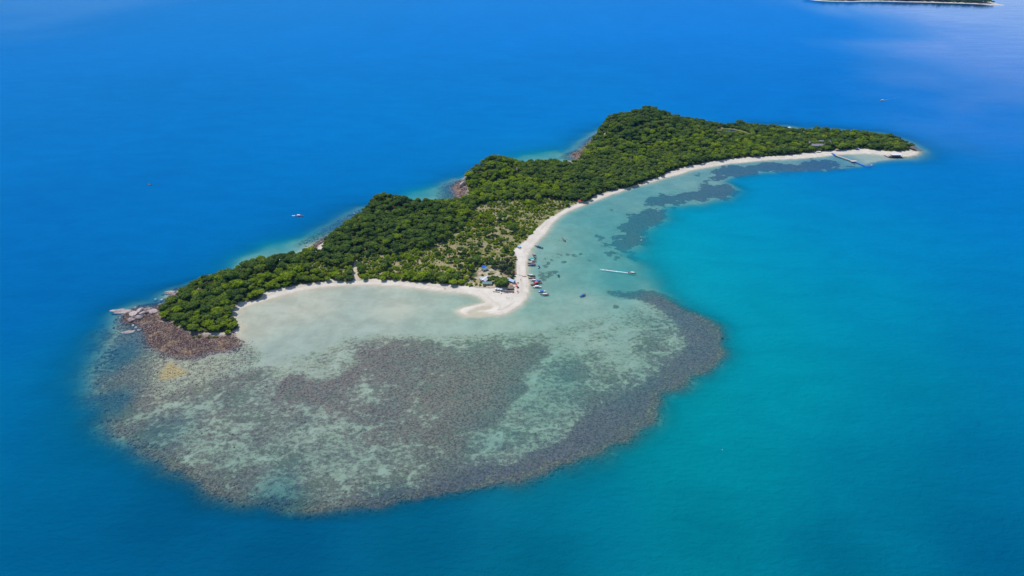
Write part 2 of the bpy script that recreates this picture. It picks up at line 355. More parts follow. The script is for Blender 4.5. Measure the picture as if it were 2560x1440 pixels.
# ------------------------------------------------------------------ ground material
def ground_material():
    t = NT("ground")
    veg, under, rock, coral = t.attr('veg'), t.attr('under'), t.attr('rock'), t.attr('coral')
    scrub, wet, brown, path = t.attr('scrub'), t.attr('wet'), t.attr('brown'), t.attr('path')
    # dry sand
    n1 = t.noise(.05, 5, .6); n2 = t.noise(.9, 4, .6)
    sand = t.mix(t.step(n1, .35, .7), (.62, .56, .48), (.72, .66, .575))
    sand = t.mix(t.math('MULTIPLY', t.step(n2, .55, .75), .35), sand, (.46, .38, .29))
    sand = t.mix(wet, sand, t.mix(n1, (.50, .42, .31), (.58, .50, .39)))
    sand = t.mix(t.math('MULTIPLY', t.attr('track'), .7), sand, (.47, .38, .28))
    # forest floor, dry meadow, bare earth
    g1 = t.noise(.11, 6, .65); g2 = t.noise(.6, 5, .65)
    meadow = t.mix(t.step(g1, .40, .60), (.17, .18, .06), (.36, .30, .17))
    meadow = t.mix(t.step(g2, .50, .66), meadow, (.10, .13, .03))
    meadow = t.mix(t.math('MULTIPLY', t.step(t.noise(.05, 5, .7), .56, .66), .8), meadow, (.40, .30, .20))
    floor_ = t.mix(g2, (.06, .075, .025), (.13, .12, .055))
    vegc = t.mix(scrub, floor_, meadow)
    land = t.mix(veg, sand, vegc)
    land = t.mix(path, land, (.55, .46, .36))
    # rock and cliffs
    r1 = t.noise(.35, 7, .7); r2 = t.noise(.06, 4, .6)
    rk = t.mix(t.step(r1, .38, .62), (.09, .06, .055), (.27, .19, .165))
    rk = t.mix(t.math('MULTIPLY', t.step(r2, .5, .65), .6), rk, (.40, .27, .16))
    land = t.mix(rock, land, rk)
    # under water: sand with coral heads and rubble
    c1 = t.noise(.17, 8, .80, vec=t.scaled(1, 1.25, 1, R(-12))); c2 = t.noise(.45, 6, .7); c3 = t.noise(.03, 7, .7); c4 = t.noise(.07, 5, .65)
    nn = t.math('ADD', t.math('MULTIPLY', c1, .65), t.math('MULTIPLY', c2, .35))
    th = t.math('SUBTRACT', .66, t.math('MULTIPLY', coral, .30))
    mask = t.step(nn, t.math('SUBTRACT', th, .035), t.math('ADD', th, .035))
    usand = t.mix(t.step(c3, .35, .65), (.50, .44, .33), (.62, .55, .42))
    usand = t.mix(t.math('MULTIPLY', t.step(c4, .5, .7), .16), usand, (.36, .33, .25))
    usand = t.mix(t.math('MULTIPLY', t.step(coral, .22, .5), .75), usand, t.mix(t.step(c2, .4, .6), (.37, .34, .22), (.58, .53, .35)))
    cc = t.mix(t.step(c2, .35, .65), (.115, .075, .058), (.37, .275, .20))
    cc = t.mix(t.math('MULTIPLY', t.step(c3, .48, .62), .55), cc, t.mix(c2, (.11, .105, .055), (.30, .28, .16)))
    cc = t.mix(t.math('MULTIPLY', t.attr('rim'), .75), cc, t.mix(t.step(c2, .36, .66), (.105, .055, .075), (.27, .165, .185)))
    cc = t.mix(t.math('MULTIPLY', brown, t.step(c4, .3, .6)), cc, t.mix(t.step(c2, .36, .64), (.13, .07, .052), (.40, .25, .18)))
    sea = t.mix(mask, usand, cc)
    sea = t.mix(t.attr('algae'), sea, t.mix(t.step(c2, .4, .6), (.42, .28, .11), (.60, .44, .22)))
    sea = t.mix(t.math('MULTIPLY', rock, .92), sea, t.mix(t.step(c2, .38, .6), (.09, .065, .07), (.30, .22, .20)))
    sea = t.mix(t.math('MULTIPLY', wet, t.math('SUBTRACT', 1.0, rock), clamp=True), sea, t.mix(n1, (.48, .42, .31), (.56, .49, .37)))
    col = t.mix(under, land, sea)
    hgt = t.math('ADD', t.math('MULTIPLY', r1, 1.0), t.math('MULTIPLY', c2, .6))
    t.bsdf(col, .95, .05, bump=hgt, bstr=.5, bdist=.6)
    return t.m
GROUND = ground_material()

X0, X1, Y0, Y1 = -780.0, 1330.0, 400.0, 2050.0
def axis(a, b, f):
    v = [a]
    while v[-1] < b: v.append(v[-1] + f(v[-1]))
    return np.array(v)
gx = np.arange(X0, X1, 2.6); gy = axis(Y0, Y1, lambda y: 2.4 if y < 1150 else 2.4 + (y - 1150) * .004)
GX, GY = np.meshgrid(gx, gy)
F = fields(GX, GY); s = F['s']; nx, ny = F['nx'], F['ny']
sv = sdf(VEG, nx * .4 + GX * .6, ny * .4 + GY * .6)
A = {}
A['veg'] = sstep(-1, 2, sv); A['under'] = sstep(1.0, -1.5, s); A['rock'] = F['rock'].copy()
zz = F['z']
gyy, gxx = np.gradient(zz, gy, gx); slope = np.hypot(gxx, gyy)
A['rock'] = np.maximum(A['rock'] * sstep(3, -1, sv), sstep(.75, 1.1, slope) * (s > 0))
coral = np.full(GX.shape, 0.10)
sm = sdf(MOTTLE, nx, ny)
base_d = idw([(300,960,.80),(420,1050,.66),(520,1000,.62),(620,950,.50),(640,1080,.70),(560,1180,.62),(750,1130,.64),(900,1180,.50),(1020,1170,.60),(820,1240,.58),(1000,1225,.66),(640,890,.30),
  (700,1200,.50),(1100,1190,.72),(780,880,.36),(1200,855,.58),(1400,830,.42),(1300,1080,.40),(1240,1110,.36),(1400,1000,.50),(1450,930,.52),(1450,860,.36),(1550,850,.32),(1600,800,.26),(1650,870,.38),(1500,980,.58),(1380,960,.36)], GX, GY, 3.5, .06)[..., 0]
chan = np.exp(-((fbm(GX + 30 * fbm(GX, GY, 1/30., 3, 91), GY, 1/48., 4, 92) - .5) / .018) ** 2)
base_d = base_d + .10 - .30 * chan + (fbm(GX, GY * 1.3, 1/95., 3, 93) - .5) * .5 + (fbm(GX, GY, 1/38., 4, 61) - .5) * .55 + (fbm(GX, GY * 1.6, 1/14., 3, 62) - .5) * .25
coral = np.maximum(coral, base_d * sstep(-30, 14, sm))
si = sdf(CORAL_IN, nx, ny)
soft_w = 14 + 40 * sstep(0, -90, GX) ; inn = idw([(760,970,1.0),(850,930,.90),(1000,900,.80),(1250,900,.98),(1100,950,.84),(930,960,.50),(1200,980,.92),(1150,1050,.92),(870,1030,.70),(1050,1090,.70),(960,1040,.72)], GX, GY, 3, .05)[..., 0]
inn = inn + .06 - .22 * chan + (fbm(GX, GY, 1/80., 3, 94) - .5) * .3 + (fbm(GX, GY * 1.4, 1/45., 4, 63) - .5) * .5
coral = np.maximum(coral, inn * sstep(-14, soft_w * .5, si))
# the reef slope on the open, western and southern side carries coral down into the blue
skirt = PL([(250,800),(160,900),(120,1000),(180,1120),(400,1230),(640,1320),(900,1320),(1200,1260),(1450,1175),(1400,1165),(1150,1200),(900,1240),(650,1240),(450,1160),(300,1060),(270,960),(300,850)])
coral = np.maximum(coral, (.80 - .30 * sstep(-330, -470, GX) + (fbm(GX, GY, 1/16., 3, 64) - .5) * .7) * sstep(-12, 6, sdf(skirt, nx, ny)))
sr = sdf(CORAL_RIM, nx, ny)
fl_ = F['flat']; coral = np.maximum(coral, (1.02 - .24 * fbm(GX, GY, 1/40., 3, 9)) * sstep(-16, 10, sr + (fbm(GX, GY, 1/20., 4, 73) - .5) * 22 * sstep(30, 5, np.abs(fl_)) + 9 * sstep(20, 0, fl_)))
for p in CORAL_NE:
    coral = np.maximum(coral, sstep(-6, 6, sdf(p, GX, GY) + (fbm(GX, GY, 1/22., 5, 71) - .5) * 70 + (fbm(GX, GY * 1.5, 1/7., 3, 72) - .5) * 16 + 2) * 1.0)
    coral = np.maximum(coral, sstep(-60, 0, sdf(p, nx, ny)) * .34)
# small dark patches in the east lagoon
for px, py, r in [(1364,663,5),(1370,658,4),(1380,647,5),(1363,645,3),(1396,641,3),(1402,636,3),(1356,690,7),(1368,688,7),(1377,682,8),(1385,680,8),(1360,698,5),(1352,677,4),(1395,633,3),(1408,653,4),
  (1434,634,4),(1441,637,4),(1450,635,6),(1418,634,3),(1475,649,4),(1544,641,8),(1520,630,12),(1515,608,10),(1500,590,9),(1540,645,4),(1541,765,5),(1500,600,6),(1690,1000,14),(1720,985,12),(1700,955,8),(1806,845,5)]:
    cx, cy = P(px, py); coral = np.maximum(coral, sstep(r * .7 + 2.5, r * .2, np.hypot(GX - cx, (GY - cy) * .75) + (fbm(GX, GY, 1/6., 3, 74) - .5) * r * 2.2) * .80)
east = PL([(1350,600),(1380,560),(1500,500),(1620,460),(1740,425),(1850,410),(1900,430),(1800,500),(1640,560),(1600,610),(1540,650),(1360,700)])
coral = np.maximum(coral, .33 * sstep(-20, 30, sdf(east, nx, ny)) * sstep(.40, .62, fbm(GX, GY, 1/60., 3, 13)))
# rocky shelf off the back coast and round the far tip
shelf = [PL([(745,612),(790,575),(850,545),(900,522),(930,520),(905,555),(850,588),(800,600)]), PL([(1090,500),(1095,470),(1130,450),(1150,448),(1150,500)]),
 PL([(1990,322),(2150,330),(2250,348),(2290,366),(2308,382),(2285,392),(2240,396),(2230,388),(2290,378),(2200,345)]), PL([(1900,312),(1975,317),(1998,330),(1900,322)]),
 PL([(1400,392),(1440,370),(1480,340),(1520,320),(1530,330),(1480,370)]),
 PL([(300,790),(285,850),(265,920),(255,980),(330,1010),(420,990),(520,960),(640,915),(660,880),(610,850),(590,885),(480,895),(380,880),(345,815)])]
for p in shelf[:-1]: coral = np.maximum(coral, .62 * sstep(-25, 10, sdf(p, nx, ny)))
coral = np.maximum(coral, (.50 + .25 * sstep(430, 330, 1280 + FPX * GX / (GY * math.cos(PITCH) + CAM_H * math.sin(PITCH)))) * sstep(-20, 10, sdf(shelf[-1], nx, ny)))
A['coral'] = coral * np.maximum(sstep(.02, .3, F['depth']), sstep(-20, 10, sdf(shelf[-1], nx, ny)))
A['rim'] = np.maximum(sstep(-25, 15, sr), .8 * sstep(-20, 5, np.maximum.reduce([sdf(p, nx, ny) for p in CORAL_NE]))); A['brown'] = np.clip(sstep(-20, 20, si) * .9 + .5 * sstep(0, 40, sdf(PL([(480,1040),(640,1060),(800,1080),(640,1140),(500,1100)]), nx, ny)), 0, 1)
rx = np.maximum(0, 0)
scr = np.maximum(sstep(-8, 8, sdf(SCRUB, nx, ny)), sstep(-4, 4, sdf(SCRUB2, nx, ny)))
A['scrub'] = np.clip(scr + .15, 0, 1)
A['wet'] = sstep(.36, .16, zz) * sstep(-.14, -.03, zz)
A['track'] = (np.exp(-((s - 8 - 3 * fbm(GX, GY, 1/60., 2, 81)) / 1.3) ** 2) * .8 + .5 * np.exp(-((s - 3.6) / .6) ** 2)) * sstep(.35, .6, fbm(GX, GY, 1/25., 3, 82)) * (GY > 0)
A['algae'] = sstep(-2, 3, sdf(PL([(396,948),(399,925),(425,904),(445,913),(468,933),(430,947),(410,954)]), GX, GY) + (fbm(GX, GY, 1/8., 3, 96) - .5) * 9) * (s < 0)
pathd = -sdf(PL([(888,668),(893,656),(889,664),(893,690),(899,700),(895,700),(889,688)]), nx * .3 + GX * .7, ny * .3 + GY * .7)
A['path'] = np.maximum(sstep(3.2, 1.2, pathd), sstep(-2, 3, sdf(PL([(1160,716),(1180,708),(1205,712),(1215,700),(1210,690),(1200,686),(1205,672),(1215,676),(1222,690),(1232,712),(1236,722),(1200,721)]), nx, ny)) * .75)
yd = sstep(-3, 3, sdf(PL([(1146,717),(1150,704),(1190,694),(1186,668),(1225,662),(1262,690),(1280,700),(1275,722),(1220,722)]), nx, ny))
A['path'] = np.maximum(A['path'], yd * sstep(.42, .55, fbm(GX, GY, 1/7., 3, 97)) * .8); A['scrub'] = np.maximum(A['scrub'], yd)
A['path'] = np.maximum(A['path'], sstep(-2, 2, sdf(PL([(1965,330),(1985,327),(2003,334),(1985,337)]), nx, ny)))
nyg, nxg = GX.shape
V = np.stack([GX, GY, zz], -1).reshape(-1, 3)
idx = np.arange(nxg * nyg).reshape(nyg, nxg)
Q = np.stack([idx[:-1, :-1], idx[:-1, 1:], idx[1:, 1:], idx[1:, :-1]], -1).reshape(-1, 4)
def sub(name, mask, **kw):
    q = Q[mask]; used = np.unique(q); rm = np.zeros(len(V), np.int64); rm[used] = np.arange(len(used))
    me = np_mesh(name, V[used], rm[q], {k: np.asarray(a, float).ravel()[used] for k, a in A.items()}, [GROUND])
    return tag(link(name, me), kind='structure', **kw)
fs = s.ravel()[Q].mean(1); fv = sv.ravel()[Q].mean(1)
fc = np.maximum(coral.ravel()[Q].mean(1), 0); fdp = F['depth'].ravel()[Q].mean(1)
sea_m = fs <= 0; keep = fdp < 25.5
sub('coral_reef', sea_m & (fc > .45) & keep)
sub('seabed', sea_m & (fc <= .45) & keep)
sub('beach', (fs > 0) & (fv <= 0))
sub('island_ground', (fs > 0) & (fv > 0))
deep = MB(); deep.add([(-60000, -60000, -27), (60000, -60000, -27), (60000, 60000, -27), (-60000, 60000, -27)], [(0, 1, 2, 3)])
dm = NT("deep_bed"); dm.bsdf(dm.mix(dm.noise(.01, 4, .6), (.10, .11, .09), (.2, .2, .16)), .95, 0)
tag(deep.build('deep_seabed', dm.m), kind='structure')

# ------------------------------------------------------------------ the sea
#   water colours, sky reflection mixed in (sediment-rich shallows are green, the open sea blue)
WATER_C = [(0,60,0,122,205),(640,40,0,130,214),(1280,40,0,132,222),(1900,60,0,130,224),(2500,60,20,130,222),(2560,300,8,124,214),(2250,230,0,124,214),
 (300,300,0,124,203),(900,300,0,128,208),(1400,250,0,128,210),(1900,250,0,124,212),(100,560,0,116,192),(600,500,0,121,198),(1000,440,0,126,203),(300,700,0,113,186),(650,600,0,118,190),
 (60,800,0,110,180),(200,900,0,110,172),(60,1050,0,104,160),(200,1150,0,101,150),(60,1350,0,98,146),(400,1300,0,90,134),(700,1380,0,90,132),(1050,1350,0,98,134),(1350,1400,0,104,134),
 (1500,1250,0,122,150),(1650,1130,0,142,156),(1750,1300,0,122,142),(2100,1400,0,106,138),(2500,1400,0,92,138),(1850,1150,0,140,158),(2200,1200,0,122,154),(2500,1150,0,110,156),
 (1750,1020,0,152,164),(1950,950,0,152,168),(2250,950,0,138,166),(2520,900,0,122,170),(1900,780,0,156,178),(2200,750,0,146,182),(2500,700,0,128,188),
 (1700,660,0,158,182),(1650,620,0,168,190),(1900,620,0,152,190),(2200,580,0,140,194),(2480,520,0,126,200),(1750,540,0,160,192),(1950,500,0,146,198),(2200,460,0,130,200),(2350,420,0,124,204),
 (1870,460,0,152,200),(2050,445,0,132,204),(270,850,0,124,176),(200,950,0,124,168),(260,1080,0,118,160),(1300,820,60,165,170),(1400,650,80,175,185),(1560,690,20,172,188),
 (850,540,0,118,190)]
def sea_axis(a, b, far, st):
    core = list(np.arange(a, b + st, st)); up = []; v = core[-1]; g = st * 1.3
    while v < far: v += g; up.append(v); g *= 1.22
    dn = []; v = core[0]; g = st * 1.3
    while v > -far: v -= g; dn.append(v); g *= 1.22
    return np.array(dn[::-1] + core + up)
wx = sea_axis(-760, 1300, 60000, 4.6); wy = sea_axis(410, 1960, 60000, 4.6)
WX, WY = np.meshgrid(wx, wy)
inner = (WX > X0 + 5) & (WX < X1 - 5) & (WY > Y0 + 5) & (WY < Y1 - 5)
wd = np.full(WX.shape, 26.0)
fi = fields(WX[inner], WY[inner]); wd[inner] = np.where(fi['s'] > 0, 0.0, fi['depth'])
# control colours are photo values of lit water: turn them into albedo
GAIN = np.array([.70, .755, .72])
cc = [(c[0], c[1]) + tuple(np.array(lin(*c[2:])) * GAIN) for c in WATER_C]
yy = np.maximum(WY, 330)
body = idw(cc, WX, yy, 4.2, .11, 1.0)
cvd = np.zeros(WX.shape)
for k_ in (0, 1, 2):
    cvd[inner] = np.maximum(cvd[inner], np.exp(np.minimum(0, sdf(COVES[k_][0], fi['nx'], fi['ny'])) / 16.0))
body = body * (1 - .75 * cvd)[..., None] + (np.array(lin(0, 172, 198)) * GAIN) * (.75 * cvd)[..., None]
mottl = (fbm(WX, WY, 1/120., 4, 21) - .5) * .10 + (fbm(WX, WY, 1/600., 3, 22) - .5) * .08
body = body * (1 + mottl)[..., None]
kT = np.array([.26, .05, .045]) * 1.15
T = np.exp(-wd[..., None] * kT)
fac = 1 - np.exp(-wd * .27)
tint = T * (1 - fac)[..., None]
diff = body * fac[..., None]
far_r = np.hypot(WX, WY)
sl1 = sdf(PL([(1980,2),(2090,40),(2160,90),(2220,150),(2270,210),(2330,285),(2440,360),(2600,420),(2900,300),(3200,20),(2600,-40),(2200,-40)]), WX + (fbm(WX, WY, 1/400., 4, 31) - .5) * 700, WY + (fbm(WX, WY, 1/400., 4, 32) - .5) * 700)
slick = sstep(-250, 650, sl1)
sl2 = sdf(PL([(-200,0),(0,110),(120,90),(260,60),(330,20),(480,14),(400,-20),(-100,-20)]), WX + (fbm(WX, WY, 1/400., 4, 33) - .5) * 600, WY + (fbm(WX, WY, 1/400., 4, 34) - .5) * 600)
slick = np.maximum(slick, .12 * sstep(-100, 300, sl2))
nyw, nxw = WX.shape
WV = np.stack([WX, WY, np.zeros_like(WX)], -1).reshape(-1, 3)
wi = np.arange(nxw * nyw).reshape(nyw, nxw)
WQ = np.stack([wi[:-1, :-1], wi[:-1, 1:], wi[1:, 1:], wi[1:, :-1]], -1).reshape(-1, 4)
dry = np.zeros(WX.shape); dry[inner] = fi['s']
WQ = WQ[dry.ravel()[WQ].min(1) < 12]

def sea_material():
    t = NT("sea_water")
    tn = t.n("ShaderNodeAttribute", attribute_name='tint').outputs['Color']
    df = t.n("ShaderNodeAttribute", attribute_name='body').outputs['Color']
    sk = t.attr('slick')
    w1 = t.noise(.10, 5, .62, vec=t.scaled(1, 2.2, 1, R(18)), dist=.5); w2 = t.noise(.5, 3, .6, vec=t.scaled(1, 1.7, 1, R(24)))
    h = t.math('ADD', w1, t.math('MULTIPLY', w2, .35))
    bp = t.n("ShaderNodeBump"); bp.inputs['Strength'].default_value = .12; bp.inputs['Distance'].default_value = 1.0
    t.l(h, bp.inputs['Height'])
    bp2 = t.n("ShaderNodeBump"); bp2.inputs['Strength'].default_value = .6; bp2.inputs['Distance'].default_value = 3.4
    t.l(h, bp2.inputs['Height'])
    ws = t.noise(.012, 7, .72, vec=t.scaled(1, 2.4, 1, R(14)), dist=.6)
    df = t.mix(.16, df, t.mix(t.step(ws, .38, .62), (0, 0, 0), (2, 2, 2)), 'SOFT_LIGHT') if False else t.mix(1.0, df, t.mix(t.step(ws, .3, .7), (.93, .94, .95), (1.06, 1.06, 1.04)), 'MULTIPLY')
    tr = t.n("ShaderNodeBsdfTransparent"); t.l(tn, tr.inputs[0])
    dd = t.n("ShaderNodeBsdfDiffuse"); t.l(df, dd.inputs[0]); t.l(bp2.outputs[0], dd.inputs['Normal'])
    ad = t.n("ShaderNodeAddShader"); t.l(tr.outputs[0], ad.inputs[0]); t.l(dd.outputs[0], ad.inputs[1])
    gl = t.n("ShaderNodeBsdfGlossy"); gl.inputs['Roughness'].default_value = .07; t.l(bp.outputs[0], gl.inputs['Normal'])
    t.l(t.mix(t.math('MULTIPLY', sk, 1.4, clamp=True), (.45, .75, 1), (.60, .68, 1.0)), gl.inputs[0])  # reflection tinted by colour: blue overall, lilac sheen over the slicks
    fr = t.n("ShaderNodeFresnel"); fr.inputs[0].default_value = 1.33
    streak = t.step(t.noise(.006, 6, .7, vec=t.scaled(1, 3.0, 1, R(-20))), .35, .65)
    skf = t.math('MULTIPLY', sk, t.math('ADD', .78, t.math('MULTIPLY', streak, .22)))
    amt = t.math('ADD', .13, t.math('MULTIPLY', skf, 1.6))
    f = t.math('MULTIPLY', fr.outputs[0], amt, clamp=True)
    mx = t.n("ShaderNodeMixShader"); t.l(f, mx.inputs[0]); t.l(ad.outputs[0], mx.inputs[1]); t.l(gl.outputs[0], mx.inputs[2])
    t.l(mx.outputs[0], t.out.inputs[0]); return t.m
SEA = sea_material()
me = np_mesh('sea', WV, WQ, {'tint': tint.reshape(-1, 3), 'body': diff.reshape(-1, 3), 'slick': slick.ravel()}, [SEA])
tag(link('sea', me), kind='structure')

# ------------------------------------------------------------------ foliage materials and tree prototypes
def leaf_material(name, c0, c1, c2, var=.35):
    t = NT(name)
    oi = t.n("ShaderNodeObjectInfo").outputs['Random']
    n = t.noise(.55, 3, .6); big = t.noise(.02, 3, .6)
    k = t.math('ADD', t.math('MULTIPLY', oi, .75), t.math('MULTIPLY', t.math('SUBTRACT', big, .5), .9), clamp=True)
    col = t.mix(k, c0, c1)
    col = t.mix(t.math('MULTIPLY', t.step(n, .45, .7), .55), col, c2)
    d = t.n("ShaderNodeBsdfDiffuse"); t.l(col, d.inputs[0])
    tr = t.n("ShaderNodeBsdfTranslucent"); t.l(t.mix(.5, col, (.16, .22, .02)), tr.inputs[0])
    m = t.n("ShaderNodeMixShader"); m.inputs[0].default_value = .30
    t.l(d.outputs[0], m.inputs[1]); t.l(tr.outputs[0], m.inputs[2]); t.l(m.outputs[0], t.out.inputs[0])
    return t.m
L_DARK = leaf_material("leaf_dark", (.066, .132, .038), (.18, .275, .050), (.31, .41, .070))
L_MID = leaf_material("leaf_mid", (.115, .19, .036), (.25, .335, .048), (.36, .44, .075))
L_BRIGHT = leaf_material("leaf_bright", (.20, .31, .020), (.38, .48, .026), (.50, .57, .07))
L_GREY = leaf_material("leaf_grey", (.085, .12, .075), (.15, .19, .11), (.22, .26, .15))
L_PALM = leaf_material("leaf_palm", (.10, .16, .035), (.16, .21, .05), (.28, .30, .09))
tb = NT("bark"); tb.bsdf(tb.mix(tb.noise(3, 4, .6), (.12, .085, .06), (.22, .17, .13)), .9, .05); BARK = tb.m

def ico(n):
    import bmesh
    b = bmesh.new(); bmesh.ops.create_icosphere(b, subdivisions=n, radius=1)
    v = np.array([q.co[:] for q in b.verts]); f = [tuple(x.index for x in q.verts) for q in b.faces]; b.free(); return v, f
ICO1 = ico(1); ICO2 = ico(2); ICO3 = ico(3)

def crown_mesh(name, seed, Rr, hh, z0, nl, nleaf, lsize, mat, flat=.75):
    """clumped crown: lobes of leaf faces over a leafy core"""
    rs = np.random.RandomState(seed); mb = MB(); lobes = []
    for i in range(nl):
        if i == 0: c = np.array([rs.uniform(-.1, .1) * Rr, rs.uniform(-.1, .1) * Rr, z0 + hh * .56]); r = Rr * .54
        else:
            a = 2 * math.pi * (i + rs.rand() * .6) / (nl - 1); q = Rr * rs.uniform(.30, .74)
            c = np.array([math.cos(a) * q, math.sin(a) * q, z0 + hh * rs.uniform(.28, .66)]); r = Rr * rs.uniform(.20, .40)
        lobes.append((c, r))
        v, f = ICO1 if nl > 5 else ICO2
        vv = v * r * .80 * np.array([1, 1, flat]) * (1 + .25 * (rs.rand(len(v), 1) - .5)) + c
        mb.add(vv, f)
    wts = np.array([r * r for c, r in lobes]); wts /= wts.sum()
    which = rs.choice(nl, nleaf, p=wts); d = rs.normal(size=(nleaf, 3)); d[:, 2] = np.abs(d[:, 2]) * 1.0 - .35; d /= np.linalg.norm(d, axis=1)[:, None]
    for k in range(nleaf):
        c, r = lobes[which[k]]; p = c + d[k] * r * np.array([1, 1, flat]) * rs.uniform(.78, 1.12)
        n = Vector(d[k] + rs.normal(size=3) * .55 + np.array([0, 0, .35])).normalized()
        a = n.orthogonal().normalized(); a.rotate(Matrix.Rotation(rs.rand() * 6.28, 3, n)); b = n.cross(a)
        s1 = lsize * rs.uniform(.6, 1.3); s2 = s1 * rs.uniform(.5, .9); p = Vector(p)
        o = len(mb.v); q = n * s1 * .18
        mb.v += [tuple(p - a * s1 - q), tuple(p - b * s2), tuple(p + a * s1 - q), tuple(p + b * s2)]; mb.f.append((o, o + 1, o + 2, o + 3))
    return mb.mesh(name, mat)
def trunk_mesh(name, seed, h, r, spread, mat=BARK, limbs=4):
    rs = random.Random(seed); mb = MB()
    top = (rs.uniform(-.4, .4), rs.uniform(-.4, .4), h)
    mb.tube([(0, 0, -1.2), (0, 0, h * .35), (top[0] * .6, top[1] * .6, h * .7), top], [r * 1.4, r, r * .75, r * .35], 6)
    for k in range(limbs):
        a = 2 * math.pi * k / limbs + rs.random(); z = h * rs.uniform(.4, .62)
        mb.tube([(0, 0, z), (math.cos(a) * spread * .5, math.sin(a) * spread * .5, z + h * .22), (math.cos(a) * spread, math.sin(a) * spread, z + h * .36)], [r * .55, r * .38, r * .15], 5)
    return mb.mesh(name, mat)

BROAD = {}   # (tone, k) -> crown mesh
tone_m = {'dark': L_DARK, 'mid': L_MID, 'bright': L_BRIGHT}
for k in range(4):
    Rr = [4.6, 5.2, 4.0, 5.8][k]; hh = [5.2, 5.0, 6.2, 5.4][k]
    base = crown_mesh('crown', 10 + k, Rr, hh, 3.2, [12, 15, 10, 18][k], 900, .50, L_DARK)
    for tn in tone_m:
        m = base.copy() if tn != 'dark' else base
        m.materials[0] = tone_m[tn]; BROAD[(tn, k)] = m
TRUNKS = [trunk_mesh('trunk', 40 + k, 6.5, .32, 2.6) for k in range(4)]
BUSH = {}
for k in range(3):
    base = crown_mesh('bush', 60 + k, 2.0, 2.4, -.2, 5, 240, .38, L_BRIGHT, .9)
    for tn in tone_m:
        m = base.copy() if tn != 'bright' else base
        m.materials[0] = tone_m[tn]; BUSH[(tn, k)] = m
GREYB = [crown_mesh('crown', 80 + k, [5.0, 4.2][k], [10.5, 8][k], 2.2, 9, 1300, .42, L_GREY, 1.35) for k in range(2)]
GTRUNK = trunk_mesh('trunk', 90, 12, .3, 1.8, limbs=6)

def palm_meshes(seed):
    rs = random.Random(seed); tr = MB(); h = rs.uniform(8, 10); lean = rs.uniform(.5, 1.6)
    pts = [(lean * (i / 5) ** 2, 0, -1 + (h + 1) * i / 5) for i in range(6)]
    tr.tube(pts, [.26, .2, .17, .15, .14, .13], 6)
    fr = MB(); top = Vector(pts[-1])
    for k in range(15):
        a = 2 * math.pi * k / 15 + rs.uniform(-.15, .15); el = rs.uniform(-.1, .9); L = rs.uniform(3.0, 3.8); dr = Vector((math.cos(a), math.sin(a), 0)); sd = Vector((-math.sin(a), math.cos(a), 0))
        prev = None
        for i in range(6):
            u = i / 5; c = top + dr * (L * u * math.cos(el * .6)) + Vector((0, 0, L * (math.sin(el) * u - .75 * u * u)))
            wd_ = .55 * math.sin(math.pi * min(1, .12 + u * .86)) + .05
            cur = [c - sd * wd_ - Vector((0, 0, wd_ * .45)), c, c + sd * wd_ - Vector((0, 0, wd_ * .45))]
            if prev:
                o = len(fr.v); fr.v += [tuple(x) for x in prev + cur]; fr.f += [(o, o + 1, o + 4, o + 3), (o + 1, o + 2, o + 5, o + 4)]
            prev = cur
    return tr.mesh('trunk', BARK), fr.mesh('fronds', L_PALM)
PALMS = [palm_meshes(5), palm_meshes(6)]

# ------------------------------------------------------------------ where the plants stand
def scatter(poly, step, seed):
    rs = np.random.RandomState(seed)
    x0, y0 = poly.min(0); x1, y1 = poly.max(0)
    xs = np.arange(x0, x1, step); ys = np.arange(y0, y1, step * .87)
    a, b = np.meshgrid(xs, ys); a = a + (np.arange(len(ys)) % 2)[:, None] * step * .5
    a = a.ravel() + rs.uniform(-.42, .42, a.size) * step; b = b.ravel() + rs.uniform(-.42, .42, b.size) * step
    d = sdf(poly, a, b); k = d > 1.2
    return a[k], b[k], d[k], rs
tx, ty, td, rs = scatter(VEG, 6.0, 11)
ssc = np.maximum(sdf(SCRUB, tx, ty), sdf(SCRUB2, tx, ty)); pn = fbm(tx, ty, 1/26., 3, 41)
villa = PL([(1160,718),(1175,704),(1200,698),(1200,664),(1214,664),(1224,680),(1230,700),(1240,722)])
svl = sdf(villa, tx, ty); yard = sdf(PL([(1140,722),(1145,700),(1185,690),(1180,650),(1225,640),(1290,640),(1292,680),(1288,702),(1272,724)]), tx, ty); spond = sdf(POND, tx, ty)
CLEAR = [(1216,702,7),(1218,711,7),(1212,674,6),(1210,669,5),(1277,705,7),(1276,720,6),(1296,426,6),(1451,505,6),(2036,371,6),(2046,370,6),(2050,361,5),(2025,363,5),(2075,363,5),(2063,368,5),(1982,331,7),(1146,704,3)]
okc = np.ones(len(tx), bool)
for px, py, r in CLEAR:
    cx, cy = P(px, py + 2); okc &= np.hypot(tx - cx, (ty - cy) * .8) > r
pth = -sdf(PL([(888,668),(893,656),(889,664),(893,690),(899,700),(895,700),(889,688)]), tx, ty)
okc &= pth > 2.5
dens = np.where(ssc > 4, .07, 1.0); dens = np.where(yard > 0, .10, dens); dens = np.where(svl > 0, .04, dens); dens = np.where(spond > -9, 0, dens)
z_at = fields(tx, ty)['z']
dens = np.where(z_at < .35, 0, dens)
keep = (rs.rand(len(tx)) < dens) & okc
tx, ty, td, z_at, ssc, pn = tx[keep], ty[keep], td[keep], z_at[keep], ssc[keep], pn[keep]
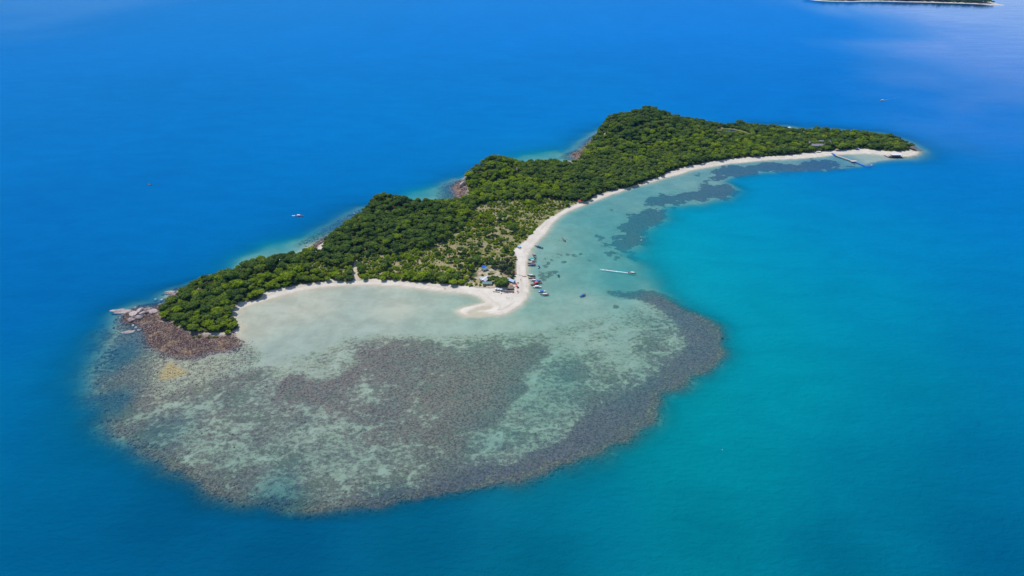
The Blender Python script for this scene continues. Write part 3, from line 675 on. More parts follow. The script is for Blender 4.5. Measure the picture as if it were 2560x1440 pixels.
# tone of a stand: the near headland and the hills are dark, the lower woods lighter
TONE = idw([(500,740,.30),(520,800,.42),(580,820,.65),(600,700,.30),(700,680,.32),(690,725,.85),(760,700,.8),(850,690,.55),(820,640,.15),(950,560,.10),(1000,500,.28),(930,500,.5),(1080,560,.12),(880,630,.12),(1130,600,.25),
 (1180,560,.6),(1200,500,.55),(1250,470,.62),(1150,520,.35),(1210,430,.28),(1240,400,.3),(1300,450,.42),(1400,440,.30),(1400,480,.62),(1350,480,.66),(1480,480,.15),(1430,500,.25),(1500,430,.30),(1550,440,.25),(1600,400,.52),(1500,390,.45),
 (1540,320,.12),(1620,300,.28),(1600,340,.12),(1700,330,.18),(1700,380,.55),(1800,380,.58),(1760,405,.4),(1800,330,.22),(1900,350,.3),(1900,380,.55),(2000,370,.38),(2050,350,.36),(2150,360,.38),(2230,370,.30),(1190,650,.1),(1260,690,.12),(1150,690,.45),(1000,690,.7)], tx, ty, 3, .04)[..., 0]
tv = TONE + .07 + (pn - .5) * .6 + rs.normal(size=len(tx)) * .16
tone = np.where(tv < .33, 0, np.where(tv < .62, 1, 2))
names_t = ['dark', 'mid', 'bright']
shape_k = rs.randint(0, 4, len(tx)); rot = rs.rand(len(tx)) * 6.28
big_ = (rs.rand(len(tx)) < .06) & (ssc < -10) & (td > 12)
scale = (.50 + 1.0 * rs.rand(len(tx)) ** 1.8) * (.8 + .5 * fbm(tx, ty, 1/35., 3, 44)) + big_ * .55 * np.where(tone == 2, .78, 1.0) * np.where(td < 7, .68, 1.0) * np.where(ssc > 0, .72, 1.0) * np.where(td < 3.5, .75, 1)
# bushes in the open ground, along the beach edge and on the point
bx, by, bd, rb = scatter(VEG, 4.0, 12)
bs = np.maximum(sdf(SCRUB, bx, by), sdf(SCRUB2, bx, by)); bn = fbm(bx, by, 1/9., 3, 42); bn2 = fbm(bx, by, 1/40., 3, 43)
bdens = np.where(bs > 0, np.clip((bn - .42) * 4 + .62 + (bn2 - .5) * 2.6, .06, .97), np.where(bd < 6, .8, .18))
bvl = sdf(villa, bx, by); bdens = np.where(bvl > 0, .15, bdens)
okb = np.ones(len(bx), bool)
for px, py, r in CLEAR:
    cx, cy = P(px, py + 2); okb &= np.hypot(bx - cx, (by - cy) * .8) > r * .8
pth = -sdf(PL([(888,668),(893,656),(889,664),(893,690),(899,700),(895,700),(889,688)]), bx, by); okb &= pth > 1.5
okb &= sdf(POND, bx, by) < -2
bz = fields(bx, by)['z']; okb &= bz > .3
keep = (rb.rand(len(bx)) < bdens) & okb
bx, by, bz, bs, bd, bn2 = bx[keep], by[keep], bz[keep], bs[keep], bd[keep], bn2[keep]
btv = np.where(bs > 0, .68, .5) + rb.normal(size=len(bx)) * .2; btone = np.where(btv < .33, 0, np.where(btv < .55, 1, 2))
bk = rb.randint(0, 3, len(bx)); bsc = (.5 + 1.3 * rb.rand(len(bx)) ** 1.6) * (.75 + .55 * bn2) * np.where(bs > 0, 1.0, .75); brot = rb.rand(len(bx)) * 6.28

def area_of(x, y):
    p = x / y
    for lab, poly in AREAS:
        if sdf(poly, np.array([x]), np.array([y]))[0] > 0: return lab
    return None
AREAS = [('headland', PL([(300,860),(300,700),(610,640),(610,850)])), ('neck', PL([(610,800),(610,620),(775,620),(900,660),(900,760)])),
         ('hill_low', PL([(880,665),(860,620),(1000,600),(1100,590),(1180,600),(1080,640),(900,665)])), ('hill_left', PL([(775,660),(775,560),(900,520),(930,600),(870,620),(880,665)])), ('hill_mid', PL([(900,520),(930,600),(1000,600),(1100,590),(1180,600),(1180,480),(1130,440),(900,440)])), ('mead_left', PL([(880,720),(880,640),(1050,625),(1050,720)])), ('mead_right', PL([(1050,720),(1050,600),(1170,600),(1170,720)])), ('point', PL([(1130,640),(1320,640),(1320,760),(1130,760)]))]

# individuals: the ones that stand nearest
dist = np.sqrt(tx ** 2 + ty ** 2 + CAM_H ** 2) / scale
order = np.argsort(dist); ind = order[:288]; rest = order[288:]
AL = {'headland': ('tree in the grove on the rocky near headland', 'trees on the near headland'),
      'neck': ('tree in the narrow wooded neck behind the west bay beach', 'trees on the wooded neck'),
      'hill_low': ('tree at the foot of the wooded hill above the meadow', 'trees at the foot of the first hill'), 'hill_left': ('tree on the seaward left slope of the first hill', 'trees on the left slope of the first hill'), 'hill_mid': ('tree on the middle slope of the first hill', 'trees on the middle of the first hill'),
      'mead_left': ('tree in the meadow right of the sandy path', 'trees in the meadow by the path'), 'mead_right': ('tree in the meadow left of the huts', 'trees in the meadow left of the huts'),
      'point': ('tree near the roofed huts on the sandy point', 'trees on the sandy point'),
      None: ('tree standing in the low meadow behind the beach', 'trees in the meadow')}
TW = {'dark': 'dark green broadleaf', 'mid': 'mid green broadleaf', 'bright': 'yellow green broadleaf'}
arr = np.array([[tx[i], ty[i]] for i in ind])
inarea = {lab: sdf(poly, arr[:, 0], arr[:, 1]) > 0 for lab, poly in AREAS}
protos = {}
first_crown = {}; first_trunk = {}
for n_, i in enumerate(ind):
    tn = names_t[tone[i]]; k = int(shape_k[i]); key = (tn, k)
    if key in protos: root = copy_tree(protos[key])
    else:
        root = thing('broadleaf_tree', (0, 0, 0)); tr = link('trunk', TRUNKS[k], root); cr = link('crown', BROAD[key], root)
        protos[key] = root; first_crown[key] = cr; first_trunk[k] = tr
    lab = next((l for l, m in inarea.items() if m[n_]), None)
    txt, grp = AL[lab]
    tag(root, TW[tn] + ' ' + txt, 'tree', TW[tn] + ' ' + grp)
    root.location = (tx[i], ty[i], z_at[i] - .3); root.rotation_euler = (0, 0, rot[i]); sc = scale[i]; root.scale = (sc, sc, sc * (1 if td[i] > 7 else .8))
    siz = 'small' if sc < .72 else ('medium' if sc < 1.0 else 'large'); plc = 'edge' if td[i] < 6 else ''
    root['label'] = siz + ' ' + TW[tn] + ' ' + txt.replace('tree ', 'outermost tree ' if plc else 'tree ', 1); root['group'] = siz + ' ' + TW[tn] + ' ' + grp + (' at the edge' if plc else '')
for key in BROAD:      # make sure each crown shape stands somewhere as a tree of its own
    if key not in protos:
        i = next((j for j in rest if names_t[tone[j]] == key[0] and shape_k[j] == key[1]), rest[0])
        root = thing('broadleaf_tree', (tx[i], ty[i], z_at[i] - .3), rot[i], TW[key[0]] + ' tree on the wooded north half of the island', 'tree', 'trees on the north half', float(scale[i]))
        tr = link('trunk', TRUNKS[key[1]], root); cr = link('crown', BROAD[key], root); protos[key] = root; first_crown[key] = cr
        rest = np.array([j for j in rest if j != i])
border = np.argsort(np.sqrt(bx ** 2 + by ** 2 + CAM_H ** 2) / (bsc * .5 + .5)); bind = border[:288]; brest = border[288:]
bproto = {}
barr = np.array([[bx[i], by[i]] for i in bind]); binarea = {lab: sdf(poly, barr[:, 0], barr[:, 1]) > 0 for lab, poly in AREAS}
BL = {'headland': 'bush at the edge of the near headland grove', 'neck': 'bush in the wooded neck above the west beach', 'hill_low': 'bush at the foot of the wooded hill above the meadow', 'hill_left': 'bush on the left slope of the first hill', 'hill_mid': 'bush on the middle slope of the first hill', 'mead_left': 'bush in the meadow right of the sandy path', 'mead_right': 'bush in the meadow left of the huts',
      'point': 'bush among the huts on the sandy point', None: 'bush in the dry grass of the meadow'}
BT = {'dark': 'dark green', 'mid': 'mid green', 'bright': 'bright yellow green'}
for n_, i in enumerate(bind):
    tn = names_t[btone[i]]; key = (tn, int(bk[i]))
    if key in bproto: o = bproto[key].copy(); COL.objects.link(o)
    else: o = link('bush', BUSH[key]); bproto[key] = o
    lab = next((l for l, m in binarea.items() if m[n_]), None)
    tag(o, BT[tn] + ' ' + BL[lab], 'bush', BT[tn] + ' ' + BL[lab].replace('bush', 'bushes'))
    o.location = (bx[i], by[i], bz[i] - .1); o.rotation_euler = (0, 0, brot[i]); o.scale = (bsc[i] * 1.1, bsc[i] * 1.1, bsc[i])
    siz = 'tiny' if bsc[i] < .7 else ('low' if bsc[i] < 1 else 'full'); plc = ' near the beach' if bd[i] < 8 else ''
    o['label'] = siz + ' ' + o['label'] + plc; o['group'] = siz + ' ' + o['group'] + plc
for key in BUSH:
    if key not in bproto:
        i = brest[0]; brest = brest[1:]; o = link('bush', BUSH[key]); bproto[key] = o
        tag(o, BT[key[0]] + ' bush in the wooded middle of the island', 'bush', 'bushes in the middle'); o.location = (bx[i], by[i], bz[i]); o.scale = (bsc[i],) * 3

def instancer(name, pos, scl, rotz, var, sources, mat=None, tilt=None):
    """one 'stuff' object: points carrying copies of the given source geometry"""
    at = {'vsc': np.asarray(scl, float), 'vrot': np.asarray(rotz, float), 'vk': np.asarray(var).astype(np.int32)}
    if at['vsc'].ndim == 1: at['vsc'] = np.repeat(at['vsc'][:, None], 3, 1)
    me = bpy.data.meshes.new(name); me.vertices.add(len(pos)); me.vertices.foreach_set('co', np.asarray(pos, dtype=np.float32).ravel())
    a = me.attributes.new('vsc', 'FLOAT_VECTOR', 'POINT'); a.data.foreach_set('vector', at['vsc'].astype(np.float32).ravel())
    a = me.attributes.new('vrot', 'FLOAT', 'POINT'); a.data.foreach_set('value', at['vrot'].astype(np.float32))
    a = me.attributes.new('vk', 'INT', 'POINT'); a.data.foreach_set('value', at['vk'])
    me.update(); o = link(name, me)
    g = bpy.data.node_groups.new(name + "_nodes", 'GeometryNodeTree')
    g.interface.new_socket('Geometry', in_out='INPUT', socket_type='NodeSocketGeometry'); g.interface.new_socket('Geometry', in_out='OUTPUT', socket_type='NodeSocketGeometry')
    N = g.nodes; L = g.links; gi = N.new('NodeGroupInput'); go = N.new('NodeGroupOutput'); jn = N.new('GeometryNodeJoinGeometry')
    def na(nm, ty):
        q = N.new('GeometryNodeInputNamedAttribute'); q.data_type = ty; q.inputs['Name'].default_value = nm
        return [s_ for s_ in q.outputs if s_.enabled and s_.name == 'Attribute'][0]
    sc_ = na('vsc', 'FLOAT_VECTOR'); ro = na('vrot', 'FLOAT'); vk = na('vk', 'INT')
    cx = N.new('ShaderNodeCombineXYZ'); L.new(ro, cx.inputs[2])
    for k, src in enumerate(sources):
        oi = N.new('GeometryNodeObjectInfo'); oi.inputs['Object'].default_value = src; oi.transform_space = 'ORIGINAL'
        cp = N.new('FunctionNodeCompare'); cp.data_type = 'INT'; cp.operation = 'EQUAL'
        ii = [s_ for s_ in cp.inputs if s_.type == 'INT']; L.new(vk, ii[0]); ii[1].default_value = k
        ip = N.new('GeometryNodeInstanceOnPoints'); L.new(gi.outputs[0], ip.inputs['Points']); L.new(oi.outputs['Geometry'], ip.inputs['Instance'])
        L.new(cp.outputs[0], ip.inputs['Selection']); L.new(cx.outputs[0], ip.inputs['Rotation']); L.new(sc_, ip.inputs['Scale']); L.new(ip.outputs[0], jn.inputs[0])
    last = jn.outputs[0]
    if mat:
        sm_ = N.new('GeometryNodeSetMaterial'); sm_.inputs['Material'].default_value = mat; L.new(last, sm_.inputs[0]); last = sm_.outputs[0]
    L.new(last, go.inputs[0])
    md = o.modifiers.new('scatter', 'NODES'); md.node_group = g
    o['kind'] = 'stuff'; return o
keys = list(BROAD); kid = {k: i for i, k in enumerate(keys)}
rv = np.array([kid[(names_t[tone[i]], int(shape_k[i]))] for i in rest])
pos = np.stack([tx[rest], ty[rest], z_at[rest] - .3], 1)
tag(instancer('forest', pos, scale[rest], rot[rest], rv, [first_crown[k] for k in keys]), 'dense broadleaf forest covering the hills and far half of the island', 'forest')
bkeys = list(BUSH); bid = {k: i for i, k in enumerate(bkeys)}
rv = np.array([bid[(names_t[btone[i]], int(bk[i]))] for i in brest])
tag(instancer('scrub', np.stack([bx[brest], by[brest], bz[brest] - .1], 1), bsc[brest], brot[brest], rv, [bproto[k] for k in bkeys]), 'low green scrub scattered over the island meadow and forest edges', 'scrub')

# casuarinas, big shade trees and palms picked out one by one
def at_ground(px, py, zg=2.0):
    z = zg
    for _ in range(3):
        x, y = P(px, py, z); z = ground_z(x, y)
    return x, y, z
cproto = None
for px, py, sc, k in [(1256,668,1.0,0),(1268,662,1.05,0),(1278,668,.95,1),(1262,680,1.1,0),(1276,684,.9,0),(1250,678,.95,1),(1284,690,.7,1),(1270,694,.9,0),(1280,642,.45,1),(1668,430,.8,0),(1650,436,.7,1),(1762,404,.9,0),(1742,408,.8,1),(1756,410,.7,0)]:
    x, y, z = at_ground(px, py)
    root = thing('casuarina_tree', (x, y, z - .3), random.random() * 6, ('feathery grey green casuarina tree in the clump on the sandy point' if px < 1400 else 'feathery grey green casuarina by the far east beach'), 'tree', 'casuarina trees on the point' if px < 1400 else 'casuarinas by the far beach', sc)
    link('trunk', GTRUNK, root); link('crown', GREYB[k], root)
for px, py, sc, tn, k, lab in [(1252,716,1.75,'dark',3,'very large round shade tree behind the three white beach tents'),(1240,705,1.35,'dark',1,'large dark shade tree just left of the casuarina clump by the huts'),
   (1262,708,1.3,'mid',3,'round mid green shade tree in front of the biggest crown by the tents'),(1190,656,1.6,'dark',3,'large dark tree standing alone in the scrub above the huts'),
   (1202,662,1.1,'dark',1,'smaller dark tree right of the lone large tree above the huts'),(1178,696,1.3,'dark',2,'dark rounded tree left of the long white roofs'),
   (1132,712,1.25,'bright',3,'broad bright green tree at the beach edge left of the huts'),(1152,710,1.0,'bright',1,'bright green low tree right of the broad one at the beach edge'),
   (872,702,1.2,'dark',1,'dark rounded tree left of the sandy path'),(848,702,1.1,'dark',3,'dark rounded tree second left of the sandy path'),(820,702,1.0,'bright',1,'bright green tree at the beach edge left of the dark round pair'),
   (770,632,1.0,'dark',3,'flat topped dark tree standing alone in the small back cove'),(1458,505,1.4,'dark',3,'large dark tree over the hut on the east beach'),(1222,700,.8,'dark',2,'dark tree right of the long white roofs'),(1230,690,.8,'mid',0,'mid green tree between the pale green hut and the shade trees'),(1165,700,.9,'bright',1,'yellow green tree beside the small orange hut'),(1288,648,.7,'dark',0,'small dark tree at the beach edge above the casuarinas'),(1240,660,.7,'mid',1,'mid green tree right of the blue tarpaulin'),(912,700,.9,'mid',1,'green tree right of the sandy path by the beach'),(958,701,1.0,'bright',1,'bright tree at the west beach edge')]:
    x, y, z = at_ground(px, py)
    root = thing('broadleaf_tree', (x, y, z - .3), random.random() * 6, lab, 'tree', None, (sc, sc, sc * .8))
    link('trunk', TRUNKS[k], root); link('crown', BROAD[(tn, k)], root)
rp = random.Random(4); n_p = 0
PALMZ = PL([(1330,455),(1420,435),(1500,420),(1600,405),(1680,400),(1700,418),(1640,440),(1560,462),(1470,490),(1400,480)])
pxs, pys, pds, _ = scatter(PALMZ, 12.5, 30)
extra = [at_ground(a, b)[:2] for a, b in [(635,725),(1215,485),(1232,492),(1224,500),(1560,430),(1310,470),(1700,405)]]
pz = fields(pxs, pys)['z']
for i in range(len(pxs) + len(extra)):
    if i < len(pxs): x, y, z = pxs[i], pys[i], pz[i]
    else: x, y = extra[i - len(pxs)]; z = ground_z(x, y)
    root = thing('coconut_palm', (x, y, z), rp.random() * 6.28, 'coconut palm with arching fronds in the lower wood by the east beach' if i < len(pxs) else 'single coconut palm rising out of the green canopy', 'palm', 'coconut palms in the wood' if i < len(pxs) else 'scattered palms', rp.uniform(.9, 1.25))
    a, b = PALMS[i % 2]; link('trunk', a, root); link('fronds', b, root)

# ------------------------------------------------------------------ rocks
def rock_material(name, a, b, c):
    t = NT(name); oc = t.n("ShaderNodeTexCoord").outputs['Object']
    n = t.noise(1.2, 6, .65, vec=oc); n2 = t.noise(.06, 5, .6); oi = t.n("ShaderNodeObjectInfo").outputs['Random']
    col = t.mix(t.step(n, .35, .65), a, b); col = t.mix(t.math('MULTIPLY', t.step(t.math('ADD', n2, t.math('MULTIPLY', oi, .3)), .55, .8), .7), col, c)
    t.bsdf(col, .9, .15, bump=n, bstr=.6, bdist=.3); return t.m
ROCK = rock_material("granite", (.17, .12, .12), (.46, .37, .34), (.62, .54, .50))
RUBBLE = rock_material("rubble", (.034, .024, .026), (.115, .082, .078), (.25, .19, .15))
CORALM = rock_material("coral_rock", (.12, .08, .07), (.30, .20, .15), (.40, .28, .16))
def rock_mesh(seed, sx, sy, sz, src=ICO3):
    rs = np.random.RandomState(seed); v, f = src; d = rs.normal(size=(9, 3)); d /= np.linalg.norm(d, axis=1)[:, None]; vv = v.copy()
    for n in d:
        k = rs.uniform(.55, .85); pr = vv @ n; ex = np.maximum(pr - k, 0); vv = vv - ex[:, None] * n * .9
    vv = vv + v * (fbm(v[:, 0] * 2 + seed, v[:, 1] * 2 + v[:, 2] * 1.7, 1.2, 3, seed)[:, None] - .5) * .35
    return MB().add(vv * np.array([sx, sy, sz]), f).mesh('boulder', ROCK)
RM = [rock_mesh(1, 1, .8, .62), rock_mesh(2, 1, .7, .8), rock_mesh(3, 1.1, .55, .4), rock_mesh(4, .9, .9, .7)]
RS = [rock_mesh(11, 1, .8, .6, ICO2), rock_mesh(12, 1, .7, .7, ICO2), rock_mesh(13, 1.1, .7, .5, ICO2)]
BO = [  # px, py, radius m, mesh, z-scale, rot, label
 (300,777,10.5,2,.30,.1,'long low pink rock slab standing apart in the sea off the headland tip'),
 (322,776,5.5,2,.3,.0,'small flat wash-covered rock right of the long pink slab'),
 (338,788,7.0,0,.75,.4,'brown boulder at the very tip of the rocky headland'),
 (352,780,6.0,1,.8,1.2,'dark tall boulder behind the tip boulder of the headland'),
 (345,797,7.0,2,1.0,.2,'grey slanting slab at the waterline of the headland tip'),
 (328,801,5.5,3,.8,.9,'pale rounded boulder lowest of the headland tip group'),
 (372,782,7.0,3,.9,.3,'big white and pink boulder in the middle of the headland rocks'),
 (385,784,6.5,0,.8,2.1,'reddish boulder right of the big white boulder'),
 (358,788,4.5,1,.7,.5,'rounded brown boulder between the tip and the white boulder'),
 (418,766,5.5,1,.9,.8,'jagged pale boulder by the green bushes behind the headland'),
 (424,757,4.5,3,.8,.2,'small pinkish boulder in the back headland rock pile'),
 (428,772,4.6,0,.8,1.9,'orange stained boulder under the headland trees'),
 (436,778,4.4,2,1.1,.4,'white sunlit slab under the headland trees'),
 (407,770,5.0,2,1.0,.7,'dark ridged rock left of the orange stained boulder'),
 (425,731,7.5,2,.8,.1,'long layered slab reaching into the sea behind the headland'),
 (434,737,6.5,2,.7,.15,'lower layered slab beside the long slab behind the headland'),
 (446,735,4.0,1,1.1,.9,'upright pink rock block above the layered slabs'),
 (461,728,4.4,3,1.0,.9,'pale block of rock below the trees on the back shore'),
 (494,715,4.0,0,.9,.6,'pale rock at the foot of the back slope'),(503,708,4.0,1,.9,.6,'pinkish rock highest on the back slope edge'),
 (388,747,3.2,2,.6,.3,'small red rock awash left of the layered slabs'),(404,748,3.0,0,.6,.3,'small dark red rock awash near the layered slabs'),
 (417,743,2.8,0,.6,.6,'small pale rock awash just below the layered slabs'),(338,767,2.6,0,.6,.3,'small lone rock off the headland to the left'),
 (399,760,3.0,1,.6,.1,'flat pale rock awash left of the jagged rocks'),(319,829,6.5,2,.35,.35,'thin pink slab awash below the headland tip'),
 (300,792,2.2,0,.6,.3,'pair-sized dark rock left of the headland tip'),(297,804,2.2,3,.5,.3,'tiny dark rock farthest left by the headland'),
 (340,817,2.4,0,.6,.2,'white capped rock in the shallows below the tip'),(346,824,2.8,3,.6,1.,'white capped rock lowest in the shallows below the tip'),
 (333,812,2.2,1,.6,2.,'small white capped rock nearest the grey slab'),(369,764,3.0,2,.5,.1,'low rock behind the dark boulder of the headland'),
 (886,533,3.2,0,.7,.2,'pink rock standing alone off the first hill'),(767,613,3.6,0,.6,.3,'red rock alone in the shallows of the small back cove'),
 (1157,456,6.5,1,1.4,.4,'tall pale striped cliff rock above the second cove'),(1163,464,5.5,2,1.5,2.3,'slanting pale cliff slab below the tall striped one'),
 (1222,401,5.5,1,1.2,.4,'red cliff rock showing at the left top of the second hill'),(1503,330,5.5,1,1.1,.4,'red cliff rock at the left foot of the highest hill'),
 (1515,317,5.0,1,1.6,.4,'pink cliff rock high at the left edge of the highest hill'),(1165,436,4.0,1,1.2,.4,'orange cliff rock at the left edge of the second hill')]
bo_objs = []
for px, py, r, k, zs, rz, lab in BO:
    bsz = 1.25 if ('long low' in lab or 'flat wash' in lab or 'thin pink' in lab) else .98
    if 'cliff' in lab or 'slope' in lab:
        x, y, z = at_ground(px, py + 7, 8); 
    else:
        x, y = P(px, py, .5); z = ground_z(x, y)
    o = link('boulder', RM[k]); tag(o, lab, 'rock', 'boulders on the rocky shore')
    o.location = (x, y, max(z, -.8) + .1 * r * zs); o.rotation_euler = (0, 0, rz); o.scale = (r * bsz, r * bsz, r * bsz * zs); bo_objs.append(o)
src = []
for k, (px, py) in enumerate([(352,806),(362,812),(372,820)]):
    x, y = P(px, py); o = link('boulder', RS[k]); tag(o, 'small dark boulder on the left margin of the rubble flat', 'rock', 'small boulders on the rubble flat')
    o.location = (x, y, ground_z(x, y) + .3); o.scale = (1.6,) * 3; src.append(o)
rr = np.random.RandomState(77); pts = []; scl = []
for p, n, a, b in [(ROCKS[0], 12000, .28, .85), (ROCKS[1], 1000, .5, 1.7), (ROCKS[2], 260, .6, 2.0), (ROCKS[3], 200, .6, 2.0), (ROCKS[4], 700, .5, 1.5), (ROCKS[5], 600, .6, 1.9), (ROCKS[6], 900, .5, 1.6), (shelf[-1], 3200, .2, .75), (shelf[0], 800, .4, 1.5), (PL([(280,770),(350,755),(440,725),(420,765),(370,800),(400,850),(340,860),(280,830)]), 170, .6, 1.7)]:
    x0, y0 = p.min(0); x1, y1 = p.max(0); X_ = rr.uniform(x0, x1, n * 4); Y_ = rr.uniform(y0, y1, n * 4)
    ok = (sdf(p, X_, Y_) + (fbm(X_, Y_, 1/9., 3, 95) - .5) * 16 > -1) & (sdf(VEG, X_, Y_) < 1.5); X_, Y_ = X_[ok][:n], Y_[ok][:n]; fz = fields(X_, Y_); Z_ = fz['z']
    ok = Z_ > -2.2; sz = a + (b - a) * rr.rand(ok.sum()) ** 2.2; Z_ = Z_[ok]
    pts.append(np.stack([X_[ok], Y_[ok], Z_ + sz * .12], 1)); scl.append(sz)
pts = np.concatenate(pts); scl = np.concatenate(scl)
tag(instancer('rubble', pts, scl, rr.rand(len(pts)) * 6.28, rr.randint(0, 3, len(pts)), src, RUBBLE), 'field of brown rubble stones round the headland and along the back coves', 'rubble')
# coral heads that stand proud along the reef edge
edge = np.concatenate([np.linspace(FLAT[i], FLAT[i + 1], 60, endpoint=False) for i in range(1, 40)])
ii = rr.randint(0, len(edge), 2600); off = rr.normal(size=(2600, 2)) * np.array([3.2, 4.5]) + np.array([0, 2.0]); cp = edge[ii] + off
wide = rr.rand(len(cp)) < .35; cp[wide] += rr.normal(size=(wide.sum(), 2)) * 11
g1 = fields(cp[:, 0], cp[:, 1]); ok = (g1['s'] < -4) & (g1['depth'] < 4.2); cp = cp[ok]; dz = g1['z'][ok]; sz = .45 + 1.7 * rr.rand(len(cp)) ** 2.5
cps = np.stack([cp[:, 0], cp[:, 1], np.minimum(dz + sz * .25, -.12 - sz * .35)], 1)
sx = np.stack([sz * 1.3, sz * 1.1, sz * .7], 1)
tag(instancer('coral_heads', cps, sx, rr.rand(len(cps)) * 6.28, rr.randint(0, 3, len(cps)), src, CORALM), 'brown and orange coral heads along the outer edge of the reef', 'coral')
# scattered heads inside the reef that stand out one by one
for px, py, r, c in [(500,1068,2.0,'pink'),(510,1063,1.0,'dark'),(524,1085,1.7,'orange'),(575,1084,1.5,'orange'),(581,1084,1.5,'brown'),(457,1083,1.3,'orange'),(432,1107,1.9,'pink'),(585,1117,1.4,'brown'),(642,1204,1.3,'white'),(697,1183,1.5,'white'),(504,1082,1.2,'dark'),(558,1098,1.3,'tan'),
                     (467,897,1.3,'black'),(451,898,1.4,'black'),(482,911,1.3,'black'),(606,886,1.2,'black'),(393,930,1.6,'black'),(816,894,1.4,'brown'),(667,964,1.2,'black'),(545,971,1.2,'black'),(1807,845,3.2,'black'),(481,880,1.3,'black')]:
    x, y = P(px, py); o = link('coral_head', RS[int(px) % 3].copy()); cc_ = {'pink': (.42, .25, .22), 'orange': (.38, .20, .09), 'brown': (.18, .11, .08), 'dark': (.07, .05, .05), 'white': (.6, .5, .48), 'tan': (.35, .28, .16), 'black': (.03, .03, .03)}[c]
    o.data.materials[0] = paint('coral_' + c, cc_, .9, .1, .4); o.location = (x, y, max(ground_z(x, y), -1.0) + .25); o.scale = (r * .8, r * .8, r * .6)
    where = 'off the outer rim east of the reef' if px > 1500 else ('in the pale shallows below the headland' if py < 975 else 'on the mottled western reef')
    tag(o, c + ' rounded coral head standing ' + where, 'coral', c + ' coral heads ' + where)
# bleached driftwood trunk
x, y = P(407, 812); z = ground_z(x, y); dw = MB(); dw.tube([(-5.2, 1.6, .9), (-2.5, .9, .8), (0, 0, .9), (2.5, -1.2, .7), (5.0, -1.8, .9)], [.25, .36, .42, .4, .25], 7); dw.tube([(-2.5, .9, .8), (-4.0, 2.2, 1.3)], [.2, .08], 5)
tag(dw.build('driftwood_log', paint('bleached_wood', (.62, .58, .56), .8, .1, .15), smooth=True, loc=(x, y, z + .3)), 'bleached white driftwood trunk lying on the dark rubble of the headland', 'driftwood')

# ------------------------------------------------------------------ pond
zc = float(np.median(fields(POND[:, 0], POND[:, 1])['z'])); cpx, cpy = POND.mean(0)
pm = MB(); pp = [(a, b, zc + 1.6) for a, b in POND]; pm.add(pp + [(a, b, zc - 2) for a, b in POND], [tuple(range(len(pp)))[::-1]] + [(i, (i + 1) % len(pp), len(pp) + (i + 1) % len(pp), len(pp) + i) for i in range(len(pp))])
pw = NT("pond_water"); pw.bsdf((.012, .03, .06), .15, .5); tag(pm.build('pond', pw.m), kind='structure')
rg = MB(); big = [(cpx + (a - cpx) * 1.22, cpy + (b - cpy) * 1.45 + 6) for a, b in POND]; n = len(big)
rg.add([(a, b, zc + 2.2) for a, b in POND] + [(a, b, zc + 2.6) for a, b in big] + [(a, b, zc - 3) for a, b in big] + [(a, b, zc - 1) for a, b in POND],
       [(i, (i + 1) % n, n + (i + 1) % n, n + i) for i in range(n)] + [(n + i, n + (i + 1) % n, 2 * n + (i + 1) % n, 2 * n + i) for i in range(n)] + [(3 * n + i, 3 * n + (i + 1) % n, (i + 1) % n, i) for i in range(n)])
rm_ = NT("reeds"); rm_.bsdf(rm_.mix(rm_.noise(.4, 5, .7), (.10, .13, .03), (.30, .29, .12)), .95, .05, bump=rm_.noise(1.5, 4, .7), bstr=.9, bdist=.8)
tag(rg.build('reed_bank', rm_.m), 'pale green reed bank ringing the pond on the far hill', 'reeds', kind='stuff')

# ------------------------------------------------------------------ boats
WHITE = (.80, .80, .79); BLUE = (.03, .20, .62); TEAL = (.04, .42, .42); RED = (.55, .05, .05); DRED = (.22, .03, .04); NAVY = (.03, .04, .13); LBLUE = (.10, .40, .75); WOOD = (.28, .16, .09); ORANGE = (.75, .28, .06); PURP = (.15, .05, .18); PINK = (.75, .3, .3)
CN = {WHITE: 'white', BLUE: 'blue', TEAL: 'teal', RED: 'red', DRED: 'dark_red', NAVY: 'navy', LBLUE: 'light_blue', WOOD: 'wood', ORANGE: 'orange', PURP: 'purple', PINK: 'pink'}
pt = lambda c: paint(CN[c] + '_paint', c, .45, .4, .18)
def loft(sec, name, mat, parent, close_top=False):
    """sec: list of cross-sections (equal point counts)"""
    mb = MB(); k = len(sec[0])
    for s_ in sec: mb.v += [tuple(p) for p in s_]
    for i in range(len(sec) - 1):
        for j in range(k - 1): a = i * k + j; mb.f.append((a, a + 1, a + k + 1, a + k))
    mb.f.append(tuple(range(k))); mb.f.append(tuple(range((len(sec) - 1) * k, len(sec) * k))[::-1])
    return mb.build(name, mat, parent, True)
def heading(bow, stern):
    bx_, by_ = P(*bow, .6); sx_, sy_ = P(*stern, .6); L = math.hypot(bx_ - sx_, by_ - sy_)
    return (bx_ + sx_) / 2, (by_ + sy_) / 2, math.atan2(by_ - sy_, bx_ - sx_), L
